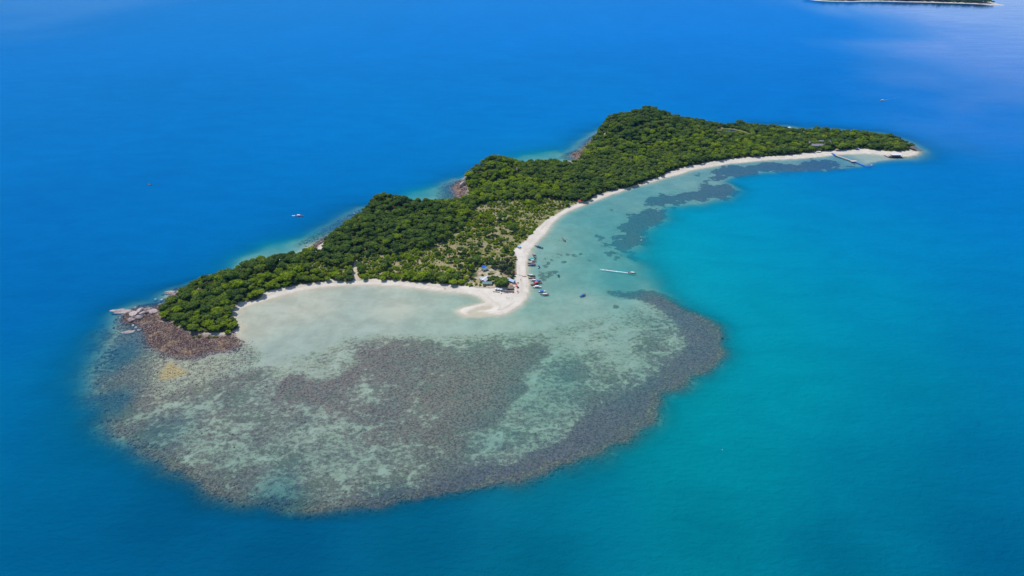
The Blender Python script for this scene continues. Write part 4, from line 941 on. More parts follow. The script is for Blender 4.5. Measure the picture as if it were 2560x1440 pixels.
def longtail(bow, stern, hull, stripe, can, label, group='longtail boats', name='longtail_boat', engine=True, canfrac=(-.18, .22), L=None):
    x, y, a, Lm = heading(bow, stern); L = L or max(Lm, 6.0); b = L * .085 + .25
    root = thing(name, (x, y, -.12), a, label, 'boat', group)
    sec = []; rim = []
    for i in range(13):
        u = i / 12; xx = (u - .5) * L; wd_ = b * (math.sin(math.pi * min(1, .30 + u * .70)) ** .7 if u < .98 else .06) * (1 if u < .7 else (1 - ((u - .7) / .3) ** 2 * .92))
        wd_ = max(wd_, .05); zt = .75 + .95 * max(0, (u - .45) / .55) ** 2.2 + .25 * max(0, (.2 - u) / .2); zb = -.25 + 1.2 * max(0, (u - .78) / .22) ** 2
        zb = min(zb, zt - .15); sec.append([(xx, -wd_, zt), (xx, -wd_ * .86, (zt + zb) / 2), (xx, -wd_ * .35, zb), (xx, wd_ * .35, zb), (xx, wd_ * .86, (zt + zb) / 2), (xx, wd_, zt)]); rim.append((xx, wd_, zt))
    loft(sec, 'hull', pt(hull), root)
    dk = MB(); n = len(rim)
    dk.v = [(p[0], -p[1] * .96, p[2] - .22) for p in rim] + [(p[0], p[1] * .96, p[2] - .22) for p in rim]; dk.f = [(i, i + 1, n + i + 1, n + i) for i in range(n - 1)]
    dk.build('deck', pt(WOOD), root)
    st = MB()
    for sgn in (-1, 1):
        st.tube([(p[0], sgn * (p[1] + .02), p[2]) for p in rim], .09, 4)
    st.build('gunwale', pt(stripe), root)
    st = MB(); st.tube([(L * .49, 0, 1.5), (L * .515, 0, 2.3)], [.14, .07], 5); st.build('bow_post', pt(stripe), root)
    if can:
        c0, c1 = canfrac; x0, x1 = c0 * L, c1 * L; cv = MB(); zt = 2.35; N_ = 6
        for s_, xx in enumerate((x0, x1)):
            for j in range(N_ + 1): th = math.pi * j / N_; cv.v.append((xx, -math.cos(th) * b * 1.02, zt + math.sin(th) * .28))
        for j in range(N_): cv.f.append((j, j + 1, N_ + 2 + j, N_ + 1 + j))
        for s_, xx in enumerate((x0, x1)):
            for j in range(N_ + 1): th = math.pi * j / N_; cv.v.append((xx, -math.cos(th) * b * 1.0, zt - .06 + math.sin(th) * .24))
        o_ = 2 * (N_ + 1)
        for j in range(N_): cv.f.append((o_ + N_ + 1 + j, o_ + N_ + 2 + j, o_ + j + 1, o_ + j))
        cn_ = cv.build('canopy', pt(can), root)
        ps = MB(); ps.tube([(x0 + .2, -b * .9, .6), (x0 + .2, -b * .95, zt)], .05, 4)
        p1 = ps.build('post', pt(WOOD), root)
        for xx, yy_ in ((x1 - .2 - (x0 + .2), 0), (0, 2 * b * .92), (x1 - x0 - .4, 2 * b * .92)):
            q = p1.copy(); COL.objects.link(q); q.parent = root; q.location = (xx, yy_, 0)
    if engine:
        e = MB(); e.box(-L * .47, 0, 1.35, .8, .5, .5, taper=.8); e.tube([(-L * .50, 0, 1.1), (-L * .62, 0, .25)], .06, 5); e.build('engine', paint('engine_metal', (.05, .05, .055), .4, .5, .3), root)
    return root
def speedboat(bow, stern, can, label, group='speedboats', L=None, tw=0):
    x, y, a, Lm = heading(bow, stern); L = L or max(Lm, 6.5); b = L * .13 + .2
    root = thing('speedboat', (x, y, -.1), a, label, 'boat', group); sec = []; rim = []
    for i in range(11):
        u = i / 10; xx = (u - .5) * L; wd_ = b * (1 if u < .55 else 1 - ((u - .55) / .45) ** 2.2 * .95); zt = .95 + .35 * u; zb = -.25 + .9 * max(0, (u - .7) / .3) ** 2
        sec.append([(xx, -wd_, zt), (xx, -wd_ * .9, .35 + .2 * u), (xx, -wd_ * .15, zb), (xx, wd_ * .15, zb), (xx, wd_ * .9, .35 + .2 * u), (xx, wd_, zt)]); rim.append((xx, wd_, zt))
    loft(sec, 'hull', pt(WHITE), root); n = len(rim); dk = MB()
    dk.v = [(p[0], -p[1] * .97, p[2] - (.08 if p[0] > L * .15 else .45)) for p in rim] + [(p[0], p[1] * .97, p[2] - (.08 if p[0] > L * .15 else .45)) for p in rim]; dk.f = [(i, i + 1, n + i + 1, n + i) for i in range(n - 1)]
    dk.build('deck', paint('gelcoat_deck', (.70, .70, .68), .5, .3, .1), root)
    st = MB()
    for sg in (-1, 1): st.tube([(p[0], sg * (p[1] + .01), p[2] - .28) for p in rim[:-1]], .07, 4)
    st.build('rub_rail', pt(NAVY), root)
    c = MB(); c.box(-L * .08, 0, 2.35, L * .46, b * 1.75, .16, taper=.94); c.build('canopy', pt(can), root)
    p0 = MB().tube([(-L * .28, -b * .78, .6), (-L * .28, -b * .78, 2.3)], .06, 4).build('post', paint('steel', (.5, .5, .52), .3, .6, .1), root)
    for xx, yy_ in ((L * .38, 0), (0, b * 1.56), (L * .38, b * 1.56)):
        q = p0.copy(); COL.objects.link(q); q.parent = root; q.location = (xx, yy_, 0)
    wsn = MB().box(L * .17, 0, 1.55, .12, b * 1.5, .8, ry=-.5); wsn.build('windscreen', paint('dark_glass', (.02, .03, .05), .1, .6, .1), root)
    sb = MB()
    for i in range(3): sb.box(-L * .26 + i * L * .14, 0, .85, .5, b * 1.4, .35)
    sb.build('seats', pt(NAVY), root)
    e1 = MB().box(-L * .53, -.55, .75, .55, .45, 1.0, taper=.8).build('outboard_motor', paint('motor', (.08, .08, .09), .35, .5, .2), root)
    q = e1.copy(); COL.objects.link(q); q.parent = root; q.location = (0, 1.1, 0)
    return root
longtail((1337,614.5), (1357,619.5), DRED, NAVY, BLUE, 'dark red longtail with blue canopy moored alone, northernmost off the point')
longtail((1404,594), (1413,602), NAVY, BLUE, None, 'dark uncovered longtail anchored farther out in the lagoon, topmost one')
longtail((1331,637), (1340,638), NAVY, PINK, PINK, 'small dinghy with pale pink canopy above the beach row of boats', name='dinghy', engine=False, canfrac=(-.3, .3))
longtail((1334,642), (1340,644.5), NAVY, NAVY, None, 'tiny dark dinghy just below the pink covered dinghy', name='dinghy', engine=False)
longtail((1320,649), (1339,648), NAVY, TEAL, TEAL, 'navy longtail with teal canopy, top of the upper row of four')
longtail((1321.5,652.5), (1340.5,652), LBLUE, WHITE, WHITE, 'light blue longtail with white canopy, second of the upper row')
longtail((1318,658), (1336,656.5), RED, WHITE, WHITE, 'red longtail with white canopy, third of the upper row')
longtail((1318.5,663.5), (1339,661.5), DRED, RED, BLUE, 'dark red longtail with blue canopy, lowest of the upper row', canfrac=(-.35, .12))
speedboat((1345,670), (1348,664), BLUE, 'small white speedboat with blue canopy off the upper row', L=7.5)
longtail((1318,689), (1338,689), DRED, RED, WHITE, 'dark red longtail with white canopy, top of the lower row')
longtail((1320,695.5), (1338,694), DRED, PINK, None, 'dark red longtail without canopy, second of the lower row')
speedboat((1325,700), (1342,702), WHITE, 'white speedboat with white canopy beached in the lower row')
longtail((1333,704.5), (1352,702.5), WOOD, ORANGE, BLUE, 'longtail with orange rails and blue canopy in the crowded lower row', canfrac=(-.38, .10))
longtail((1334,707), (1355,706.5), TEAL, NAVY, LBLUE, 'teal longtail half hidden behind the red and white one', canfrac=(.02, .36))
longtail((1326,713), (1348,707), PURP, RED, RED, 'purple longtail with red canopy lying aslant in the lower row', canfrac=(-.30, .12))
speedboat((1355,717), (1333,717), WHITE, 'large white speedboat with white top below the red canopy longtail')
speedboat((1365,728), (1346,728.5), BLUE, 'white speedboat with blue canopy, second from the bottom of the row')
longtail((1350,737), (1372,736), LBLUE, RED, WHITE, 'light blue and red longtail with white canopy, last of the lower row', canfrac=(-.25, .18))
longtail((1396.5,692.5), (1393,681), DRED, TEAL, TEAL, 'longtail with teal canopy and red stern flag anchored end-on in the lagoon')
longtail((1449,742.5), (1463,735), LBLUE, BLUE, BLUE, 'bright blue longtail anchored aslant over the pale reef flat', canfrac=(-.3, .15))
longtail((1591.5,684), (1570.5,681.5), WOOD, WHITE, WHITE, 'longtail with cream canopy running out of the lagoon trailing a wake', canfrac=(-.2, .2))
longtail((759,540.5), (739,538.5), DRED, PINK, WHITE, 'dark red passenger boat with white canopy on the open blue sea', canfrac=(-.28, .08))
longtail((378,463), (370,459.5), NAVY, NAVY, None, 'small dark fishing boat alone far left on the open sea', L=11)
speedboat((2200,251.5), (2210,250.5), WHITE, 'tiny white speedboat far out at the right with a faint wake', L=13)
longtail((1532,524.5), (1526,523.5), RED, ORANGE, None, 'tiny red canoe on the pale lagoon north of the moored boats', name='canoe', engine=False, L=5)
longtail((2182,413.5), (2174,415), LBLUE, WHITE, WHITE, 'small white covered boat tied at the end of the blue pontoon', L=9, canfrac=(-.3, .2))

# wakes: torn foam lying on the water
def wake(p0, p1, w0, w1, name_label, dens, alpha=1.0):
    x0, y0 = P(*p0); x1, y1 = P(*p1); n = 60; rs_ = np.random.RandomState(5); mb = MB(); d = Vector((x1 - x0, y1 - y0, 0)); L = d.length; d.normalize(); nn = Vector((-d.y, d.x, 0))
    for i in range(int(dens)):
        u = rs_.rand() ** 1.25; wv = w0 + (w1 - w0) * u; c = Vector((x0, y0, .05)) + d * L * u + nn * rs_.normal() * wv * .42
        r = rs_.uniform(.25, .7) * (1 - .55 * u); k = 5; o = len(mb.v)
        for j in range(k): th = 6.28 * j / k; rr_ = r * rs_.uniform(.6, 1.2); q = c + d * math.cos(th) * rr_ * 2.0 + nn * math.sin(th) * rr_; mb.v.append((q.x, q.y, .04 + rs_.rand() * .05))
        mb.f.append(tuple(range(o, o + k)))
    return tag(mb.build('boat_wake', paint('foam', (.82, .84, .86), .8, .1, .02)), name_label, 'wake', kind='stuff')
wake((1570, 682), (1500, 673.5), .3, 1.5, 'white foam wake trailing behind the longtail leaving the lagoon', 420)
wake((2211, 250), (2300, 232), 1.2, 9, 'faint foam wake behind the tiny speedboat far right', 34)
wake((738, 539), (730, 539), .8, 1.5, 'short foam patch behind the passenger boat', 60)

# buoys
for px, py, r, c, lab in [(1603.5,601,1.1,WHITE,'white mooring buoy at the tip of the dark coral patch'),(1537,662,.55,RED,'small red buoy above the running longtail'),(1519,727,.8,ORANGE,'orange buoy at the start of the dark reef rim'),
    (1639,732,.6,RED,'small red buoy over turquoise water beside the reef rim'),(1806,1125,.42,WHITE,'tiny white buoy on the open turquoise water below the reef')]:
    x, y = P(px, py); v, f = ICO2; b = thing('buoy', (x, y, .2), 0, lab, 'buoy'); MB().add(v * r, f).build('float', pt(c), b, True); MB().tube([(0, 0, r * .8), (0, 0, r * 1.7)], .08, 5).build('mast', pt(c), b)

# ------------------------------------------------------------------ buildings and beach things
WALLC = paint('pale_wall', (.42, .38, .34), .8, .1, .25); DARKW = paint('dark_opening', (.03, .03, .035), .6, .2, .1)
ROOFS = {'white': paint('white_roof', (.72, .74, .80), .6, .2, .12), 'green': paint('green_roof', (.22, .36, .34), .6, .2, .2), 'grey': paint('grey_roof', (.32, .30, .35), .7, .2, .25), 'thatch': paint('thatch', (.46, .36, .25), .95, .05, .35),
         'blue': paint('pale_blue_roof', (.42, .58, .80), .6, .2, .12), 'tarp': paint('blue_tarp', (.02, .10, .62), .5, .3, .1), 'orange': paint('orange_roof', (.62, .36, .20), .8, .1, .25), 'red': paint('red_roof', (.45, .10, .07), .8, .1, .25)}
def hut(px, py, Lx, Ly, hh, roof, rz, label, kind='gable', name='hut', group=None, z=None, open_=False):
    x, y, zg = at_ground(px, py); zg = zg if z is None else z
    root = thing(name, (x, y, zg), rz, label, 'hut' if name == 'hut' else name.split('_')[-1], group); e = .6
    if not open_:
        MB().box(0, 0, hh / 2, Lx, Ly, hh).build('wall', WALLC, root)
        MB().box(Lx * .18, -Ly / 2 - .02, 1.0, 1.0, .08, 2.0).build('door', DARKW, root)
        wn = MB().box(-Lx * .25, -Ly / 2 - .02, 1.4, 1.1, .08, .9).build('window', DARKW, root)
    else:
        p0 = MB().box(-Lx / 2 + .2, -Ly / 2 + .2, hh / 2 - .3, .2, .2, hh + .6).build('post', pt(WOOD), root)
        for a, b in ((Lx - .4, 0), (0, Ly - .4), (Lx - .4, Ly - .4)):
            q = p0.copy(); COL.objects.link(q); q.parent = root; q.location = (a, b, 0)
        MB().box(0, 0, .25, Lx * .9, Ly * .85, .25).build('floor', pt(WOOD), root)
    rf = MB(); X_, Y_ = Lx / 2 + e, Ly / 2 + e; rh = min(Ly, Lx) * .32
    if kind == 'gable':
        rf.add([(-X_, -Y_, hh - .1), (X_, -Y_, hh - .1), (X_, 0, hh + rh), (-X_, 0, hh + rh), (-X_, Y_, hh - .1), (X_, Y_, hh - .1), (-X_, -Y_, hh + .1), (X_, -Y_, hh + .1), (X_, 0, hh + rh + .2), (-X_, 0, hh + rh + .2), (-X_, Y_, hh + .1), (X_, Y_, hh + .1)],
               [(0, 1, 2, 3), (3, 2, 5, 4), (9, 8, 7, 6), (10, 11, 8, 9), (0, 6, 7, 1), (4, 5, 11, 10), (0, 3, 9, 6), (3, 4, 10, 9), (1, 7, 8, 2), (2, 8, 11, 5)])
    elif kind == 'pyramid':
        rf.add([(-X_, -Y_, hh), (X_, -Y_, hh), (X_, Y_, hh), (-X_, Y_, hh), (0, 0, hh + rh * 1.7)], [(3, 2, 1, 0), (0, 1, 4), (1, 2, 4), (2, 3, 4), (3, 0, 4)])
    else:
        rf.box(0, 0, hh + .35, Lx + 1.2, Ly + 1.2, .18, rx=R(7))
    rf.build('roof', ROOFS[roof], root); return root
hut(1214,702,13,6,2.8,'white',R(62),'long white roofed building running up between bushes on the point','gable')
hut(1207,700,8,5,2.8,'white',R(20),'short white roofed wing left of the long white building','gable')
hut(1218,711,12,5.5,2.6,'green',R(2),'low building with grey green roof beside the big shade tree','gable')
hut(1212,676,8,5,2.6,'green',R(35),'small pale green roofed hut in the scrub above the point','gable')
hut(1210,670,5,4,2.2,'tarp',R(10),'bright blue tarpaulin shelter behind the pale green hut','flat',open_=True)
hut(1278,705,11,5,2.8,'blue',R(-38),'pale blue roofed bar facing the beach under the trees','gable')
hut(1272,701,5,5,2.8,'orange',R(15),'orange roofed hut behind the pale blue bar','pyramid')
hut(1276,722,7.5,6.5,2.4,'thatch',R(4),'cream thatched round-topped hut at the right end of the deck','pyramid',open_=True)
hut(1277.5,717,5.5,4,2.6,'orange',R(-12),'small orange thatched kiosk behind the cream thatched hut','gable')
hut(1170,694,4.5,4,2.4,'orange',R(8),'small orange hut under the dark trees left of the white roofs','pyramid')
hut(1151,703,3.0,2.4,1.8,'green',R(8),'tiny teal shelter at the left edge of the sandy yard','flat',open_=True)
hut(1293,426,9,7,2.8,'grey',R(10),'grey tent-roofed hut on the saddle right of the second hill','pyramid',name='hut')
hut(1299,427,8,6,2.6,'grey',R(-10),'second grey tent-roofed hut on the saddle, the right one','pyramid')
hut(1451,505.5,9,6,2.8,'red',R(15),'red and white roofed hut under the large tree on the east beach','gable')
hut(1298,619,4,3,2.0,'blue',R(15),'small pale shelter at the top of the sandy point beach','flat',open_=True)
for px, py, lx, lab in [(2036,371,14,'left one of the two grey roofed bungalows above the jetty'),(2046.5,370.5,14,'right one of the two grey roofed bungalows above the jetty'),(2050,361.5,10,'grey roofed bungalow highest in the trees above the jetty'),
    (2025,363.5,8,'small grey bungalow leftmost in the trees above the jetty'),(2075,363,9,'grey bungalow right of the others half sunk in the trees'),(2063,369,9,'small grey bungalow between the pair and the beach')]:
    hut(px, py, lx, 9, 7.0, 'grey', R(random.uniform(-12, 12)), lab, 'gable', 'bungalow', 'bungalows above the jetty')
hut(1985,332,12,7,3.0,'grey',R(5),'pale building in the sandy clearing on the far north shore','gable','house'); hut(1973,326,5,5,6.5,'white',R(0),'small white lookout on the far north shore','pyramid')
hut(2046,381,8,3.4,1.6,'white',R(-8),'white beach shelter below the bungalow pair','flat',open_=True); hut(2093,377,7,5,2.4,'thatch',R(-8),'thatched kiosk at the tree line right of the blue ramp','pyramid',open_=True)
hut(2143,374,6,5,2.4,'blue',R(0),'pale blue shelter under the trees behind the far beach','flat',open_=True)
# pavilion on stilts near the far tip
x, y = P(2237, 393); root = thing('pier_pavilion', (x, y, 0), R(3), 'white roofed pavilion on dark stilts over the water near the far tip', 'pavilion')
MB().box(0, 0, 1.6, 26, 10, .35).build('deck', paint('dark_deck', (.10, .08, .08), .8, .1, .2), root)
MB().box(-14, 6, 1.5, 5, 16, .3, rz=R(14)).build('walkway', paint('pale_deck', (.55, .48, .44), .8, .1, .2), root)
MB().box(2, 0, 6.2, 22, 9, .3, rx=R(3)).build('roof', ROOFS['white'], root); MB().box(2, 1, 3.2, 18, 4, 2.4).build('wall', WALLC, root)
p0 = MB().box(-8.5, -3.8, 2.2, .4, .4, 7.8).build('stilt', DARKW, root)
for i in range(5):
    for j in range(2):
        if i or j: q = p0.copy(); COL.objects.link(q); q.parent = root; q.location = (i * 5.2, j * 7.6, 0)
# jetty: white fixed pier, then blue floating pontoon
def strip(p0, p1, wd_, z, th, name, mat, root, off=0):
    a = Vector(P(*p0, z)); b = Vector(P(*p1, z)); d = b - a; m = (a + b) / 2
    mb = MB(); mb.box(0, 0, 0, d.length, wd_, th); o = mb.build(name, mat, root); o.location = (m.x - root.location.x, m.y - root.location.y, z); o.rotation_euler = (0, 0, math.atan2(d.y, d.x)); return o
x, y = P(2112, 396); jt = thing('jetty', (x, y, 0), 0, 'long white wooden pier with a wider head running out from the far beach', 'pier')
strip((2089.5,388), (2133,402.5), 3.4, 2.0, .4, 'deck', paint('pier_deck', (.60, .52, .50), .8, .1, .15), jt); strip((2128,403), (2141,402), 8, 2.05, .5, 'pier_head', paint('pier_deck', (.6, .52, .5)), jt)
pile = MB().tube([(0, 0, -2.5), (0, 0, 1.9)], .28, 6).mesh('pile', DARKW)
for i in range(12):
    for s_ in (-1, 1):
        u = (i + .5) / 12; a = Vector(P(2089.5 + 43.5 * u, 388 + 14.5 * u, 2)); q = link('pile', pile, jt); q.location = (a.x - x, a.y - y + s_ * 1.4, 0)
BLU = paint('pontoon_blue', (.01, .16, .62), .45, .4, .12)
x, y = P(2150, 410); pn_ = thing('pontoon', (x, y, 0), 0, 'bright blue floating pontoon leading from the pier head to a blue platform', 'pontoon')
strip((2134,403.8), (2163,415), 3.4, .45, .7, 'walkway', BLU, pn_); strip((2162,415.6), (2176,415.2), 7.5, .5, .8, 'platform', BLU, pn_)
x, y = P(2084, 386); pr = thing('pontoon', (x, y, 0), 0, 'short blue ramp joining the far beach to the white pier', 'ramp'); strip((2079.5,383), (2090,388.6), 4.0, 1.5, .6, 'walkway', BLU, pr)

# beach tents, loungers, umbrellas, kayaks
def tent(px, py, cols, label):
    x, y, z = at_ground(px, py); r = thing('beach_tent', (x, y, z), 0, label, 'tent', 'white domed beach tents')
    mb = MB(); n = 10
    for i in range(4):
        th = i / 3 * math.pi / 2; q = 1.9 * math.cos(th)
        for k in range(n): a = 6.283 * k / n; mb.v.append((q * math.cos(a), q * math.sin(a), 2.1 + 1.1 * math.sin(th)))
    for i in range(3):
        for k in range(n): mb.f.append((i * n + k, i * n + (k + 1) % n, (i + 1) * n + (k + 1) % n, (i + 1) * n + k))
    mb.build('roof', paint('tent_white', (.8, .82, .86), .6, .2, .05), r, True)
    p0 = MB().tube([(-1.3, -1.3, 0), (-1.3, -1.3, 2.2)], .06, 4).build('pole', pt(WOOD), r)
    for a, b in ((2.6, 0), (0, 2.6), (2.6, 2.6)): q = p0.copy(); COL.objects.link(q); q.parent = r; q.location = (a, b, 0)
    MB().box(0, .2, .5, 2.4, 1.2, 1.0).build('counter', pt(cols), r)
tent(1240.5,725.5,RED,'domed white beach tent over a red counter, leftmost of three'); tent(1247,726,ORANGE,'domed white beach tent over an orange counter, middle of three'); tent(1253,727,TEAL,'domed white beach tent over a teal counter, rightmost of three')
dm_ = MB().box(0, 0, 0, 17, 3.6, .5); x, y, z = at_ground(1269, 729); o = dm_.build('bar_deck', paint('dark_bar_deck', (.16, .12, .13), .8, .1, .3)); o.location = (x, y, z + .3); o.rotation_euler = (0, 0, R(-4)); tag(o, 'long dark wooden deck on the sand between the tents and thatched hut', 'deck')  # deck boards in a dark brown
lm = {}
def lounger_mesh(c):
    if c not in lm:
        mb = MB(); mb.box(0, 0, .38, 1.4, .75, .1); mb.box(-.85, 0, .62, .75, .75, .1, ry=R(38)); 
        for a in (-.5, .55):
            for b in (-.3, .3): mb.box(a, b, .17, .08, .08, .34)
        lm[c] = mb.mesh('sun_lounger', pt(c))
    return lm[c]
LG = [(1233 + i * 1.9, 729.3 + i * .17, NAVY, 'navy sun lounger in the left row on the sand below the tents', 'navy loungers below the tents') for i in range(9)] + \
     [(1260 + i * 2.1, 728.8 + i * .30, DRED, 'dark red sun lounger in the long row in front of the deck', 'dark red loungers by the deck') for i in range(9)] + \
     [(1281.5 + i * 1.6, 731.5, RED, 'red sun lounger right of the deck row', 'red loungers right of the deck') for i in range(3)]
for px, py, c, lab, grp in LG:
    x, y, z = at_ground(px, py); o = link('sun_lounger', lounger_mesh(c)); o.location = (x, y, z); o.rotation_euler = (0, 0, R(95) + random.uniform(-.1, .1)); tag(o, lab, 'sun lounger', grp)
def kayak(px, py, c, a, L, label):
    x, y, z = at_ground(px, py); r = thing('kayak', (x, y, z), a, label, 'kayak'); sec = []
    for i in range(9):
        u = i / 8; xx = (u - .5) * L; q = .42 * math.sin(math.pi * min(max(u, .04), .96)) ** .7; sec.append([(xx, -q, .42 + .15 * abs(2 * u - 1)), (xx, -q * .7, .1), (xx, q * .7, .1), (xx, q, .42 + .15 * abs(2 * u - 1))])
    loft(sec, 'hull', pt(c), r); MB().box(0, 0, .4, L * .35, .5, .12).build('seat', pt(NAVY), r)
kayak(1262,732.6,ORANGE,R(-2),4.4,'orange kayak lying on the sand left of the white one'); kayak(1265,732.2,RED,R(4),4.2,'red kayak pulled up just behind the orange one'); kayak(1269,733,WHITE,R(-4),4.8,'white kayak lying on the sand right of the orange one'); kayak(1254,733.6,RED,R(70),3.8,'red kayak pointing seaward below the middle tent')
kayak(1309,691.5,ORANGE,R(0),4.6,'orange kayak on the beach by the moored lower row, left one'); kayak(1313.5,691.6,ORANGE,R(2),3.4,'short orange kayak at the waterline right of the other')
def umbrella(px, py, c, label, r=1.9):
    x, y, z = at_ground(px, py); o = thing('beach_umbrella', (x, y, z), 0, label, 'umbrella'); mb = MB(); n = 8
    mb.v = [(r * math.cos(6.283 * k / n), r * math.sin(6.283 * k / n), 2.1) for k in range(n)] + [(0, 0, 2.8)]; mb.f = [(k, (k + 1) % n, n) for k in range(n)]; mb.build('canopy', pt(c), o)
    MB().tube([(0, 0, 0), (0, 0, 2.85)], .05, 5).build('pole', pt(WOOD), o)
umbrella(1288.5,684.5,RED,'red beach umbrella at the tree line by the casuarinas'); umbrella(1290.5,715,RED,'red beach umbrella on the open sand above the thatched hut',2.1); umbrella(1291,719,RED,'smaller red umbrella below the big red one',1.2)
umbrella(1294,729,ORANGE,'orange beach umbrella in the cluster by the waterline track',1.3); umbrella(1293.5,732,RED,'red brown umbrella lowest in the cluster by the track',1.1); umbrella(1299,622,ORANGE,'orange umbrella on the upper beach of the point',1.2)
# small bushes planted on the sand
for px, py, sc, tn in [(1295,720,.9,'dark'),(1295,708,.7,'dark'),(1167,712,1.5,'bright'),(1176,714,1.9,'bright'),(1190,712,1.3,'bright'),(1200,714,1.2,'bright'),(1162,706,1.7,'bright'),(1211,716,1.1,'mid')]:
    x, y, z = at_ground(px, py); o = link('bush', BUSH[(tn, 1)]); o.location = (x, y, z); o.scale = (sc,) * 3; tag(o, tn + ' green rounded bush growing on the bare sand near the huts', 'bush', tn + ' bushes on the sand')
for px, py, sc in [(570,834,2.2),(484,845,1.0),(498,843,1.2),(521,845,1.0),(536,844,.9),(543,844,.9)]:
    x, y, z = at_ground(px, py); o = link('bush', BUSH[('bright', 0)]); o.location = (x, y, z); o.scale = (sc,) * 3
    tag(o, 'largest yellow green bush at the right end of the headland rubble' if sc > 2 else 'small yellow green bush on the rubble below the headland grove', 'bush', 'bushes on the rubble')
# rope line crossing the beach
x0, y0, z0 = at_ground(1294, 687.5); x1, y1, z1 = at_ground(1307, 689.5); rp_ = MB(); rp_.tube([(x0, y0, z0 + .5), (x1, y1, z1 + .4)], .16, 5)
tag(rp_.build('driftwood_log', pt(WOOD)), 'thin dark pole lying across the beach beside the casuarinas', 'pole')
x, y, z = at_ground(1112, 722); sw = thing('beach_swing', (x, y, z), 0, 'dark wooden beach swing standing alone on the west beach', 'swing')
for a in (-1.2, 1.2): MB().tube([(a, -.5, 0), (a, 0, 2.2), (a, .5, 0)], .09, 5).build('frame', paint('dark_wood', (.06, .04, .045), .8, .1, .2), sw)
MB().tube([(-1.3, 0, 2.2), (1.3, 0, 2.2)], .09, 5).build('beam', paint('dark_wood', (.06, .04, .045)), sw); MB().box(0, 0, .6, 1.4, .5, .1).build('seat', paint('dark_wood', (.06, .04, .045)), sw)

# ------------------------------------------------------------------ people
SKIN = paint('skin', (.38, .22, .15), .6, .3, .1)
def person_mesh(seed):
    rs_ = random.Random(seed); st = rs_.uniform(.05, .28)
    V_ = [(0, 0, .93), (0, 0, 1.15), (0, 0, 1.40), (0, 0, 1.52), (0, 0, 1.62), (0, 0, 1.74), (-.17, 0, 1.40), (-.24, .04, 1.14), (-.22, -.10, .90), (-.21, -.13, .82), (.17, 0, 1.40), (.25, -.02, 1.14), (.23, -.12, .90), (.22, -.15, .82),
          (-.09, 0, .88), (-.10, -st * .5, .50), (-.10, -st * .8, .08), (-.10, -st * .8 - .14, .03), (.09, 0, .88), (.10, st * .5, .50), (.10, st, .08), (.10, st - .14, .03)]
    E = [(0, 1), (1, 2), (2, 3), (3, 4), (4, 5), (2, 6), (6, 7), (7, 8), (8, 9), (2, 10), (10, 11), (11, 12), (12, 13), (0, 14), (14, 15), (15, 16), (16, 17), (0, 18), (18, 19), (19, 20), (20, 21)]
    Rd = [.14, .13, .14, .06, .10, .08, .06, .045, .035, .04, .06, .045, .035, .04, .09, .065, .045, .04, .09, .065, .045, .04]
    me = bpy.data.meshes.new('person'); me.from_pydata(V_, E, []); o = bpy.data.objects.new('person', me); COL.objects.link(o)
    md = o.modifiers.new('skin', 'SKIN'); sv_ = me.skin_vertices[0].data if me.skin_vertices else None
    if sv_ is None:
        bpy.context.view_layer.objects.active = o; bpy.ops.mesh.customdata_skin_add(); sv_ = me.skin_vertices[0].data
    for i, r in enumerate(Rd): sv_[i].radius = (r, r * .8)
    sv_[0].use_root = True; ms = o.modifiers.new('sub', 'SUBSURF'); ms.levels = 1; ms.render_levels = 1
    dg = bpy.context.evaluated_depsgraph_get(); m2 = bpy.data.meshes.new_from_object(o.evaluated_get(dg)); bpy.data.objects.remove(o)
    m2.materials.clear(); m2.materials.append(SKIN); m2.name = 'body'; return m2
PM = [person_mesh(1), person_mesh(2)]
def clothes(c):
    mb = MB(); k = 8
    rings = [(.60, .17, .13), (.92, .185, .14), (1.15, .165, .13), (1.42, .20, .13)]
    for z_, a, b in rings:
        for j in range(k): t_ = 6.283 * j / k; mb.v.append((a * math.cos(t_), b * math.sin(t_), z_))
    for i in range(3):
        for j in range(k): mb.f.append((i * k + j, i * k + (j + 1) % k, (i + 1) * k + (j + 1) % k, (i + 1) * k + j))
    return mb.mesh('clothes', pt(c), True)
CL = {c: clothes(c) for c in (NAVY, RED, BLUE, DRED, WHITE)}
hm = MB(); v_, f_ = ICO2; hm.add(v_ * np.array([.105, .115, .10]) + np.array([0, .015, 1.74]), f_); HAIR = hm.mesh('hair', paint('black_hair', (.015, .012, .01), .6, .3, .1), True)
PP = [(1266.5,745,NAVY,'person in dark clothes on the open sand, top of the small trio'),(1268,747.5,NAVY,'person in dark clothes crouching lowest of the small trio on the sand'),(1273,746.5,NAVY,'person in dark clothes at the right of the small trio on the sand'),(1280.5,747.5,NAVY,'person standing alone right of the trio on the open sand'),
      (1246,775,DRED,'person in dark red walking on the tip of the sand spit'),(1282,774.5,RED,'person in red standing at the waterline of the spit'),(1302,700,NAVY,'person in dark clothes walking on the beach beside the lower boats'),(1301,701.5,DRED,'person in dark red beside another on the beach by the lower boats'),
      (1316,717,NAVY,'person in dark clothes near the waterline below the boats'),(1315,702,BLUE,'person in blue at the waterline by the crowded boats'),(1298.5,731.5,NAVY,'person standing right of the orange umbrella'),(1297,722,WHITE,'person in white beside the small bush on the sand'),(1288,719,RED,'person in red among the umbrellas'),
      (1365,566,NAVY,'person in dark clothes walking far up the east beach'),(1347,586,DRED,'person in dark red on the upper beach'),(1288,733,WHITE,'person in white right of the lounger row'),(1250,734,WHITE,'person in white below the tents')]
for i, (px, py, c, lab) in enumerate(PP):
    x, y, z = at_ground(px, py); r = thing('person', (x, y, z), random.random() * 6.28, lab, 'person'); link('body', PM[i % 2], r); link('clothes', CL[c], r); link('hair', HAIR, r)

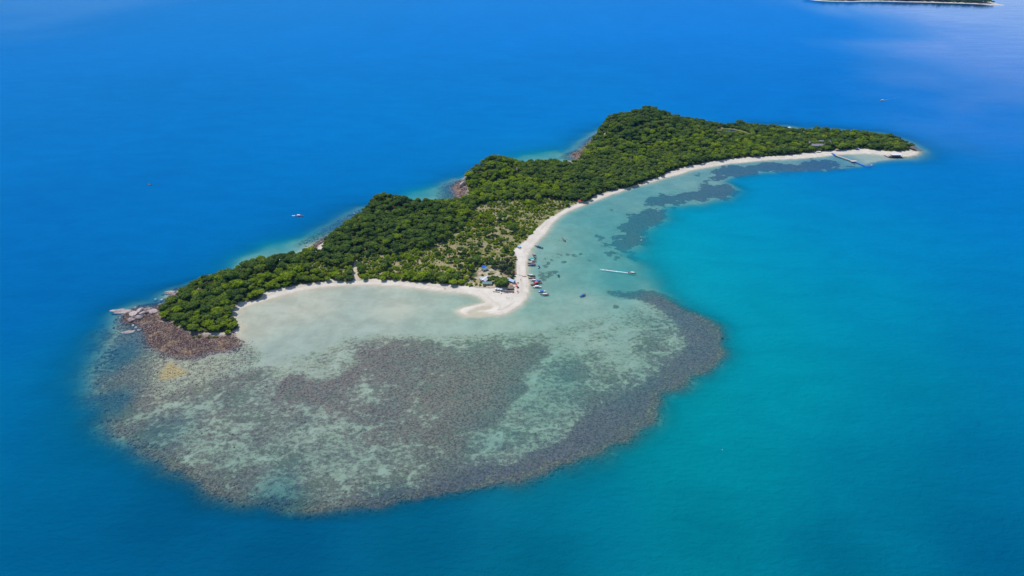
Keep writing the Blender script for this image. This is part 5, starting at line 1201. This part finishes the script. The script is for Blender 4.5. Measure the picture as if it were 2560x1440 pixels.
# ------------------------------------------------------------------ the island on the far right horizon
FI = PL([(1990,-6),(2040,1.5),(2075,3.5),(2130,4.5),(2145,4),(2200,3.5),(2260,5),(2330,6.5),(2400,8.5),(2440,10),(2480,12),(2505,13.5),(2512,12.6),(2498,10.5),(2480,6),(2450,-6),(2400,-16),(2200,-22),(2050,-18)])
def far_z(x, y):
    d = sdf(FI, x, y); return np.where(d > 0, np.minimum(d * .03, 3) + 26 * sstep(60, 700, d), np.maximum(d * .01, -4))
fx = np.linspace(FI[:, 0].min() - 60, FI[:, 0].max() + 60, 200); fy = np.linspace(FI[:, 1].min() - 60, FI[:, 1].max() + 60, 160); A_, B_ = np.meshgrid(fx, fy); zf = far_z(A_, B_)
fq = np.arange(200 * 160).reshape(160, 200); fq = np.stack([fq[:-1, :-1], fq[:-1, 1:], fq[1:, 1:], fq[1:, :-1]], -1).reshape(-1, 4)
o1 = np.ones(200 * 160); at_ = {k: o1 * 0 for k in A}; at_['veg'] = sstep(30, 60, sdf(FI, A_, B_)).ravel(); at_['wet'] = o1 * .1
tag(link('far_island', np_mesh('far_island', np.stack([A_, B_, zf], -1).reshape(-1, 3), fq, at_, [GROUND])), kind='structure')
ax_, ay_, ad_, ra_ = scatter(FI, 17, 51); k = (ad_ > 34) & (ad_ < 420); ax_, ay_ = ax_[k], ay_[k]; az_ = far_z(ax_, ay_)
tag(instancer('far_forest', np.stack([ax_, ay_, az_], 1), ra_.uniform(1.6, 3.0, len(ax_)), ra_.rand(len(ax_)) * 6, ra_.randint(0, 4, len(ax_)), [first_crown[('dark', k)] for k in range(4)]), 'dark forest on the distant island at the upper right edge', 'forest')

# ------------------------------------------------------------------ air
hz = MB(); hz.box(0, 3200, 222, 13000, 11000, 502); hm_ = NT("haze_air")
pv = hm_.n("ShaderNodeVolumePrincipled"); pv.inputs['Color'].default_value = (.04, .34, 1, 1); pv.inputs['Density'].default_value = 2.2e-5; pv.inputs['Anisotropy'].default_value = 0.2
hm_.l(pv.outputs[0], hm_.out.inputs['Volume']); tag(hz.build('haze', hm_.m), kind='stuff')

print('trees', len(tx), 'bushes', len(bx), 'palms', len(pxs), 'rubble', len(pts), 'far', len(ax_), 'grid', len(V), 'sea', len(WV))
